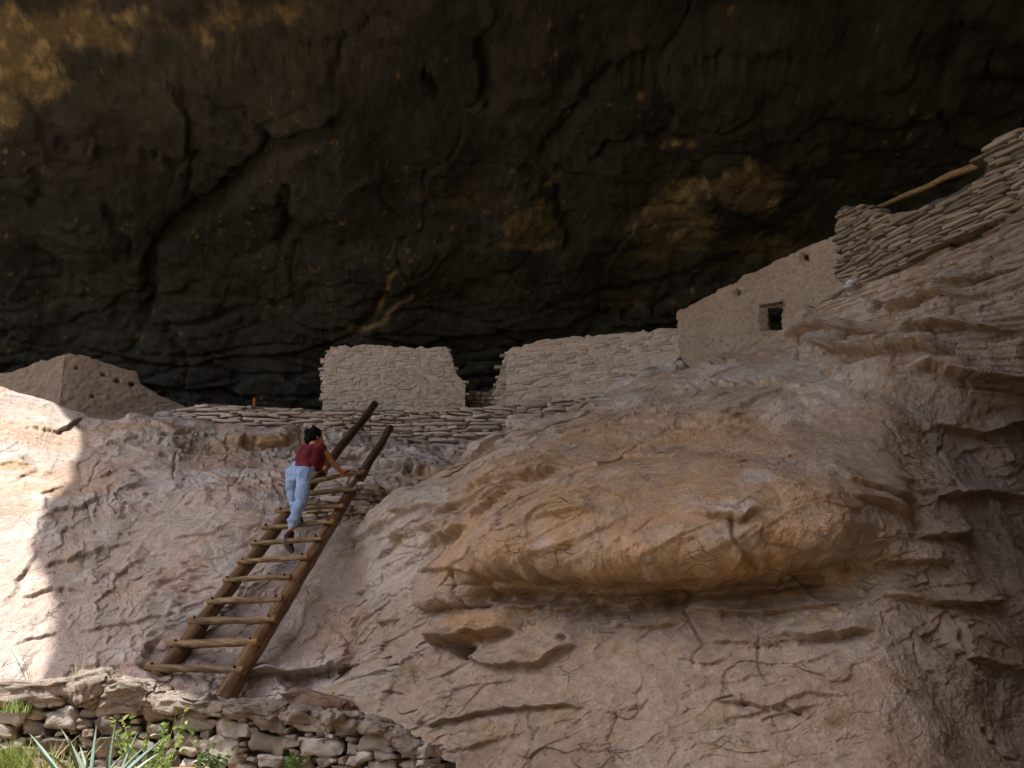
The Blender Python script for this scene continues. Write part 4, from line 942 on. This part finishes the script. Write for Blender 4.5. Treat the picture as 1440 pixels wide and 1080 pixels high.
def person():
    M_skin = mat_rock('skin', 60, .05, .003, .05, .5, spec=.4); M_jean = mat_rock('faded_denim', 130, .25, .003, .10, .85); M_top = mat_rock('maroon_cotton', 120, .2, .003, .08, .85)
    M_hair = mat_rock('dark_hair', 120, .8, .01, .3, .75, spec=.1); M_shoe = mat_rock('black_canvas', 90, .3, .004, .15, .7)
    H = at(443.5, 615.5, 12.95)
    f = np.array([.84, .50, -.10]); f /= np.linalg.norm(f); side = np.cross(f, [0, 0, 1.0]); side /= np.linalg.norm(side); upv = np.cross(side, f)
    L = lambda a, b, c: H + f * a + side * b + upv * c         # side>0 is her right, towards the camera
    shR, shL = at(451, 628, 12.72), at(428, 631, 13.0)
    elR, wrR = at(465.5, 648, 12.86), at(481, 664.5, 13.02)
    elL, wrL = at(448, 645, 13.3), at(460, 655, 13.42)
    hipR, hipL = at(429.5, 664, 12.38), at(413, 664, 12.5)
    knR, anR = at(424, 700, 12.26), at(409, 744, 12.16)
    knL, anL = at(411.5, 695, 12.55), at(420, 728, 12.55)
    neck = at(440, 629, 12.82); chest = at(439, 637, 12.78); waist = at(428, 650, 12.5)
    B = [ellip(L(-.004, 0, .012), (f, side, upv), (.098, .074, .108)), ellip(L(.030, 0, -.050), (f, side, upv), (.058, .050, .062)),
         rcone(L(.088, 0, .0), L(.112, 0, -.026), .009, .014), ellip(L(.078, 0, -.092), (f, side, upv), (.022, .022, .018)),      # nose, chin
         rcone(L(.086, .012, -.058), L(.086, -.012, -.058), .009, .009), rcone(L(.086, .010, -.068), L(.086, -.010, -.068), .009, .009),
         ellip(L(-.006, .076, -.012), (f, side, upv), (.018, .009, .030)), ellip(L(-.006, -.076, -.012), (f, side, upv), (.018, .009, .030)),
         rcone(L(.078, .030, .010), L(.078, .042, .008), .011, .010), rcone(L(.078, -.030, .010), L(.078, -.042, .008), .011, .010),
         rcone(L(-.015, 0, -.06), neck, .048, .052), rcone(neck, chest, .050, .07), rcone(chest, waist, .07, .06),
         rcone(neck, shR, .038, .046), rcone(neck, shL, .038, .042),
         rcone(shR, elR, .049, .036), rcone(elR, (elR * .6 + wrR * .4), .037, .036), rcone(elR * .6 + wrR * .4, wrR, .036, .023),
         rcone(shL, elL, .047, .036), rcone(elL, wrL, .036, .023),
         rcone(hipR, knR, .07, .045), rcone(knR, at(417, 722, 12.2), .05, .042), rcone(at(417, 722, 12.2), anR, .042, .033), rcone(hipL, knL, .06, .04), rcone(knL, anL, .042, .034), rcone(hipR, hipL, .075, .075), rcone(waist, (hipR + hipL) / 2, .06, .07)]
    # right hand closing over the topmost rung
    A, Bq = rung_ends[-1]; rd = (Bq - A) / np.linalg.norm(Bq - A)
    g = onplane(487, 668, .085)
    g = A + rd * ((g - A) @ rd)
    upn = pn * .75 + np.array([0, 0, .66]); upn -= rd * (upn @ rd); upn /= np.linalg.norm(upn)
    fwd = np.cross(rd, upn); fwd *= np.sign(fwd[1])
    palm0 = g + upn * .052 - fwd * .030
    B += [rcone(wrR, palm0 - rd * .01, .023, .024)]
    for k in range(4):
        o_ = rd * (-.033 + .022 * k)
        lf = (1.0, 1.1, 1.04, .85)[k]
        k0 = palm0 + o_ * .9; k1 = g + o_ + upn * .050 + fwd * .012; k2 = g + o_ * 1.1 + upn * .020 + fwd * .046 * lf; k3 = g + o_ * 1.1 - upn * .018 * lf + fwd * .042
        B += [rcone(palm0 - fwd * .012 + o_ * .4, k0, .016, .014), rcone(k0, k1, .0135, .0105), rcone(k1, k2, .0105, .0095), rcone(k2, k3, .0095, .008)]
    t0 = palm0 - rd * .03; t1 = g - rd * .052 + upn * .028 - fwd * .036; t2 = g - rd * .040 - upn * .012 - fwd * .040
    B += [rcone(t0, t1, .015, .012), rcone(t1, t2, .012, .010)]
    # left hand round the left rail
    q = LA0 + (LA1 - LA0) * (((wrL - LA0) @ (LA1 - LA0)) / ((LA1 - LA0) @ (LA1 - LA0))); ld = (LA1 - LA0) / np.linalg.norm(LA1 - LA0)
    w = wrL - q; w -= ld * (w @ ld); w /= np.linalg.norm(w); c2 = np.cross(ld, w); pl = q + w * .085
    B += [rcone(wrL, pl, .023, .024)]
    for k in range(4):
        o_ = ld * (-.033 + .022 * k); B += [rcone(pl + o_ * .8, q + o_ + w * .06 + c2 * .05, .013, .011), rcone(q + o_ + w * .06 + c2 * .05, q + o_ - w * .01 + c2 * .080, .011, .009), rcone(q + o_ - w * .01 + c2 * .08, q + o_ - w * .05 + c2 * .06, .009, .008)]
    B += [rcone(pl - ld * .02, q - ld * .03 + w * .05 - c2 * .055, .015, .011), rcone(q - ld * .03 + w * .05 - c2 * .055, q + w * .0 - c2 * .078, .011, .009)]
    skinc = rgb(186, 128, 92)
    def skt(P):
        c = np.broadcast_to(skinc, P.shape) * 1.0
        d = (P - H); fa, sa, ua = d @ f, d @ side, d @ upv
        lips = (np.abs(ua + .063) < .009) & (fa > .075) & (np.abs(sa) < .022); c[lips] = rgb(150, 80, 70)
        for sg in (-1, 1):
            e = (np.hypot(sa - sg * .034, (ua - .008) * 1.6) < .013) & (fa > .06); c[e] = rgb(60, 42, 34)
            br = (np.abs(ua - .028) < .005) & (np.abs(sa - sg * .034) < .02) & (fa > .05); c[br] = rgb(40, 28, 22)
        return c
    body = fuse('person', B, M_skin, .0045, 3, .4, None, None, skt)
    tag(body, 'dark-haired person in maroon sleeveless top and faded blue jeans climbing the log ladder', 'person')
    # hair
    rr = random.Random(4); Hh = [ellip(L(-.024, 0, .024), (f, side, upv), (.102, .088, .100)), ellip(L(-.070, 0, -.030), (f, side, upv), (.066, .088, .075))]
    for i in range(110):
        th = rr.uniform(0, 2 * math.pi); z = rr.uniform(-.55, 1); q_ = math.sqrt(max(0, 1 - z * z))
        a, b = math.cos(th) * q_, math.sin(th) * q_
        if a > .45 and z < .55: continue
        cpos = L(-.028 + a * .100, b * .084, .016 + z * .098)
        d = np.array([rr.gauss(0, 1) for _ in range(3)]); d /= np.linalg.norm(d)
        Hh.append(rcone(cpos, cpos + d * rr.uniform(.012, .03), rr.uniform(.010, .019), rr.uniform(.006, .012), 8))
    hair = fuse('hair', Hh, M_hair, .005, 1, .3, lambda P: .006 * fbm(P * 45, 3), body, lambda P: np.broadcast_to(rgb(16, 13, 12), P.shape))
    # top
    n3 = lambda P: .010 * fbm(P * np.array([5, 5, 9]), 3) + .005 * fbm(P * 16, 2)
    e = lambda *a: at(*a)
    T = [rcone(e(420, 655, 12.46), e(432, 657, 12.40), .062, .066), rcone(e(422, 651, 12.50), e(426, 640, 12.80), .078, .074), rcone(e(430, 654, 12.48), e(434, 642, 12.72), .086, .09), rcone(e(423, 647, 12.55), e(427, 633, 12.96), .075, .060), rcone(e(430, 648, 12.5), e(439, 634, 12.80), .090, .088), rcone(e(439, 652, 12.5), e(447, 633, 12.74), .082, .066),
         rcone(e(446, 655, 12.62), e(447, 640, 12.76), .074, .080), rcone(e(427, 634, 12.9), e(449, 630, 12.74), .062, .054), rcone(e(432, 642, 12.75), e(446, 645, 12.72), .10, .10),
         rcone(shR, shR * .8 + elR * .2, .054, .048), rcone(shL, shL * .8 + elL * .2, .054, .048), rcone(neck + (chest - neck) * .25, chest, .066, .10), rcone(neck + (chest - neck) * .3, shR, .06, .058), rcone(neck + (chest - neck) * .3, shL, .06, .056)]
    fuse('top', T, M_top, .006, 5, .5, n3, body, lambda P: np.broadcast_to(rgb(104, 34, 44), P.shape) * (1 + .15 * fbm(P * 9, 3))[:, None])
    # jeans
    J = [rcone(e(416, 656, 12.48), e(434, 660, 12.42), .066, .070), rcone(e(413, 664, 12.48), e(428, 667, 12.37), .090, .098), rcone(e(411, 669, 12.5), e(429, 670, 12.38), .080, .092),
         rcone(e(428, 669, 12.38), e(423, 700, 12.26), .094, .080), rcone(e(424, 700, 12.26), e(417, 722, 12.2), .082, .072), rcone(e(417, 722, 12.2), e(411.5, 736, 12.17), .072, .062),
         rcone(e(412, 664, 12.5), e(411, 694, 12.55), .092, .072), rcone(e(411, 694, 12.55), e(417, 722, 12.56), .072, .056)]
    def jn(P):
        px, py = pix(P)
        kn = np.exp(-((py - 700) / 10) ** 2) + np.exp(-((py - 730) / 12) ** 2) + .4
        gr = np.exp(-((px - np.interp(py, [655, 668, 700, 728], [419, 418.5, 414.5, 412])) / 1.3) ** 2) * sm(662, 672, py) * (1 - sm(712, 722, py))
        return .017 * kn * perlin(P * np.array([4, 4, 19])) + .008 * fbm(P * 10, 3) - .015 * gr
    def jc(P):
        px, py = pix(P); c = np.broadcast_to(rgb(138, 160, 194), P.shape) * (1 + .13 * fbm(P * 7, 4))[:, None]
        seat = np.exp(-((px - 432) / 9) ** 2 - ((py - 672) / 16) ** 2); c = lerpc(c, rgb(184, 198, 220), .5 * seat)
        seam = np.abs(px - np.interp(py, [648, 668, 700, 735], [417, 415, 416, 413])) < .5; c = lerpc(c, rgb(104, 128, 166), .5 * seam)
        out = np.exp(-((px - np.interp(py, [650, 700, 740], [437.5, 432, 418.5])) / .9) ** 2); c = lerpc(c, rgb(110, 134, 172), .4 * out)
        return c
    jo = fuse('jeans', J, M_jean, .006, 4, .5, jn, body, jc)
    # back pocket, waistband
    def patch(name, cx, cy, Yd, w, h, thick, col, par, mat=M_jean, ax=None):
        p = Pile(); A_ = ax if ax is not None else np.eye(3)
        p.stone(at(cx, cy, Yd), A_, (w, thick, h), col, 8, 6, .05, 3)
        return p.build(name, mat, None)
    pk = patch('pocket', 426.5, 669, 12.275, .052, .062, .012, rgb(128, 152, 190), jo, ax=np.array(Matrix.Rotation(-.15, 3, 'Y')))
    pk.parent = jo; pk.matrix_parent_inverse = jo.matrix_world.inverted()
    # shoes
    def shoe(ank, heel, toe, nm='shoe'):
        ball = heel + (toe - heel) * .62
        fd = (toe - heel) / np.linalg.norm(toe - heel); sol = np.cross(fd, np.cross(ank - heel, fd)); sol = -sol / np.linalg.norm(sol)
        o = fuse(nm, [rcone(ank, heel * .6 + ank * .4, .044, .042), rcone(heel + fd * .02, ball, .036, .042), rcone(ball, toe, .042, .028), rcone(ank - sol * .0, ball - sol * .012, .042, .034)], M_shoe, .005, 3, .4,
                 None, body, lambda P: np.broadcast_to(rgb(46, 44, 44), P.shape))
        s_ = fuse('sole', [rcone(heel + sol * .026, ball + sol * .028, .030, .036), rcone(ball + sol * .028, toe + sol * .020, .036, .024), rcone(heel + sol * .03, toe + sol * .03, .022, .02)], M_shoe, .005, 2, .4, None, body,
                  lambda P: np.broadcast_to(rgb(120, 112, 106), P.shape))
        s_.parent = o; s_.matrix_parent_inverse = Matrix()
        return o
    shoe(at(408.5, 751, 12.13), at(401, 757.5, 12.03), at(411, 774, 12.16))
    shoe(anL, at(418, 733, 12.46), at(425, 735, 12.60))
person()

# ================================================================== PLANTS
def mat_leaf(name, rough=.55, trans=.3):
    m = mat_rock(name, 40, .1, .005, .12, rough, spec=.35); nt = m.node_tree; b = nt.nodes['Principled BSDF']
    tr = nt.nodes.new('ShaderNodeBsdfTranslucent'); mx = nt.nodes.new('ShaderNodeMixShader'); mx.inputs[0].default_value = trans
    src = b.inputs['Base Color'].links[0].from_socket; nt.links.new(src, tr.inputs['Color'])
    nt.links.new(b.outputs[0], mx.inputs[1]); nt.links.new(tr.outputs[0], mx.inputs[2]); nt.links.new(mx.outputs[0], nt.nodes['Material Output'].inputs[0])
    return m
M_leaf = mat_leaf('green_leaf'); M_agave = mat_leaf('agave_leaf', .5, .08)

def blade(p, base, tip, w, col, sag=.0, n=14, thick=.0, fold=.35, tipc=None):
    base, tip = np.array(base, float), np.array(tip, float); t = np.linspace(0, 1, n)[:, None]
    c = base + (tip - base) * t + np.array([0, 0, 1.0]) * sag * (t * (1 - t) * 4)
    d = tip - base; sd = np.cross(d, [0, -1.0, .2]); sd /= np.linalg.norm(sd) + 1e-9; up = np.cross(sd, d); up /= np.linalg.norm(up)
    ww = w * np.clip(np.minimum(.65 + t * 1.2, 1) * (1 - t ** 2.2), .02, 1)
    if thick: rows = [c - sd * ww, c + up * (-fold * ww) , c + sd * ww, c - up * (fold * ww + thick)]
    else: rows = [c - sd * ww, c - up * fold * ww, c + sd * ww]
    G = np.stack(rows, 1); k = G.shape[1]
    i = np.arange(n - 1)[:, None] * k; j = np.arange(k if thick else k - 1)
    Fc = np.stack([i + j, i + (j + 1) % k, i + k + (j + 1) % k, i + k + j], -1).reshape(-1, 4)
    cc = np.broadcast_to(col, (n, k, 3)) * 1.0
    if tipc is not None: cc = lerpc(cc, np.array(tipc), np.broadcast_to(sm(.93, 1, t), (n, k)))
    p.add(G.reshape(-1, 3), Fc, cc.reshape(-1, 3))

def agave():
    root = np.array(at(132, 1112, 6.6)); cols = [rgb(128, 146, 130), rgb(116, 136, 124), rgb(140, 156, 136), rgb(104, 124, 114)]
    em = empty('agave', root); tag(em, 'spiky blue-green agave rosette in front of the sunlit end of the rubble wall', 'plant')
    tips = [(40, 1030, .25), (52, 1052, -.1), (84, 1022, .1), (95, 1036, -.2), (112, 1048, .3), (136, 1018, .15), (163, 1012, -.05), (150, 1042, -.3), (195, 1026, .0), (206, 1048, -.2), (226, 1058, .1), (234, 1036, .35), (70, 1062, -.35), (175, 1060, -.4), (30, 1075, -.2), (122, 1065, -.45)]
    R = random.Random(3)
    for i, (x, y, dy) in enumerate(tips):
        p = Pile(); b = root + np.array([R.uniform(-.05, .05) + (x - 132) * .0012, R.uniform(-.05, .05), R.uniform(-.02, .02)])
        blade(p, b, at(x, y, 6.6 + dy), R.uniform(.011, .016), cols[i % 4] * R.uniform(.9, 1.1), .015, 16, .010, .3, rgb(90, 60, 40))
        p.build('leaf', M_agave, em)
agave()

def tuft(name, label, cat, cx, cy, Yd, n, spread, hgt, w, cols, seed, leafy=0, group=None):
    R = random.Random(seed); p = Pile(); b0 = np.array(at(cx, cy, Yd))
    for i in range(n):
        b = b0 + np.array([R.uniform(-1, 1) * spread * .6, R.uniform(-1, 1) * spread * .6, 0]); h = hgt * R.uniform(.45, 1)
        tip = b + np.array([R.gauss(0, .35) * h, R.gauss(0, .3) * h, h])
        col = cols[R.randrange(len(cols))] * R.uniform(.8, 1.2)
        blade(p, b, tip, w, col, R.uniform(-.02, .03), 7)
        for k in range(leafy):
            t = R.uniform(.15, 1); q = b + (tip - b) * t; a = R.uniform(0, 6.3); ln = R.uniform(.02, .05)
            blade(p, q, q + np.array([math.cos(a) * ln, math.sin(a) * ln, R.uniform(-.3, .8) * ln]), ln * .28, col * R.uniform(.9, 1.3), .004, 5, fold=.15)
    return tag(p.build(name, M_leaf), label, cat, group)
gA = [rgb(112, 136, 58), rgb(136, 156, 76), rgb(92, 118, 52), rgb(156, 160, 92)]
dry = [rgb(184, 172, 120), rgb(150, 156, 92), rgb(196, 184, 140)]
tuft('grass_tuft', 'bright green grass clump against the wall at the left edge of the photo', 'grass', 18, 1094, 7.5, 150, .17, .27, .0045, gA, 1)
tuft('grass_tuft', 'low grass growing in the shaded joint under the leftmost capstone', 'grass', 20, 1002, 7.85, 70, .14, .10, .004, gA, 2)
tuft('grass_tuft', 'sparse yellowish grass left of the agave, in front of the wall', 'grass', 75, 1104, 7.3, 55, .18, .32, .004, gA + dry, 6)
tuft('weed', 'leafy yellow-green weed with small pointed leaves just right of the agave', 'plant', 196, 1104, 7.2, 14, .12, .50, .003, gA, 3, 9)
tuft('weed', 'taller leafy weed at the sun edge reaching up the wall stones', 'plant', 226, 1098, 7.35, 7, .05, .50, .003, gA, 7, 8)
tuft('weed', 'dark shaded weed low against the middle of the rubble wall', 'plant', 290, 1096, 7.5, 16, .12, .24, .003, [rgb(78, 96, 52), rgb(90, 106, 56)], 4, 9)
tuft('weed', 'tiny green sprig near the right end of the rubble wall', 'plant', 412, 1086, 7.45, 12, .06, .12, .003, [rgb(88, 110, 56), rgb(100, 120, 60)], 5, 10)
tuft('grass_tuft', 'few tall thin grass stalks standing behind the capstones beside the big round one', 'grass', 108, 962, 8.4, 7, .05, .26, .0035, dry, 8)
tuft('grass_tuft', 'single pair of thin green stalks behind the pitted capstone', 'grass', 160, 968, 8.4, 3, .02, .22, .0035, dry, 9)
tuft('grass_tuft', 'short green tips showing over the wall between the ladder foot and the pitted capstone', 'grass', 180, 972, 8.5, 12, .06, .12, .004, gA, 10)
tuft('grass_tuft', 'long pale stalk against the rock at the shadow edge left of the round capstone', 'grass', 45, 965, 8.8, 4, .04, .34, .003, dry, 11)

# ================================================================== CAMERA, LIGHT, WORLD
cam = bpy.data.cameras.new('camera'); co = bpy.data.objects.new('camera', cam); COL.objects.link(co)
cam.sensor_width = 36; cam.lens = 36 * F / 1440; cam.clip_end = 2000; cam.clip_start = .1
co.location = (0, 0, CAMZ); co.rotation_euler = (math.radians(90) + PITCH, 0, 0); scn.camera = co

sl = bpy.data.lights.new('sun', 'SUN'); sl.energy = 4.2; sl.angle = math.radians(.55); sl.color = (1, .965, .91)
so = bpy.data.objects.new('sun', sl); COL.objects.link(so); so.rotation_euler = SUN.to_track_quat('Z', 'Y').to_euler(); so.location = (-20, 0, 40)
w = bpy.data.worlds.new('World'); scn.world = w; w.use_nodes = True; nt = w.node_tree
sk = nt.nodes.new('ShaderNodeTexSky'); sk.sky_type = 'NISHITA'; sk.sun_disc = False
sk.sun_elevation = math.asin(SUN.z); sk.sun_rotation = math.atan2(SUN.x, SUN.y); sk.altitude = 300; sk.dust_density = 4.0; sk.ozone_density = .6
bg = nt.nodes['Background']; nt.links.new(sk.outputs[0], bg.inputs[0]); bg.inputs[1].default_value = .15
vs = scn.view_settings; vs.view_transform = 'Standard'; vs.look = 'None'; vs.gamma = 1; vs.exposure = 1.12
scn.cycles.use_denoising = True
scn.cycles.max_bounces = 8; scn.cycles.diffuse_bounces = 5
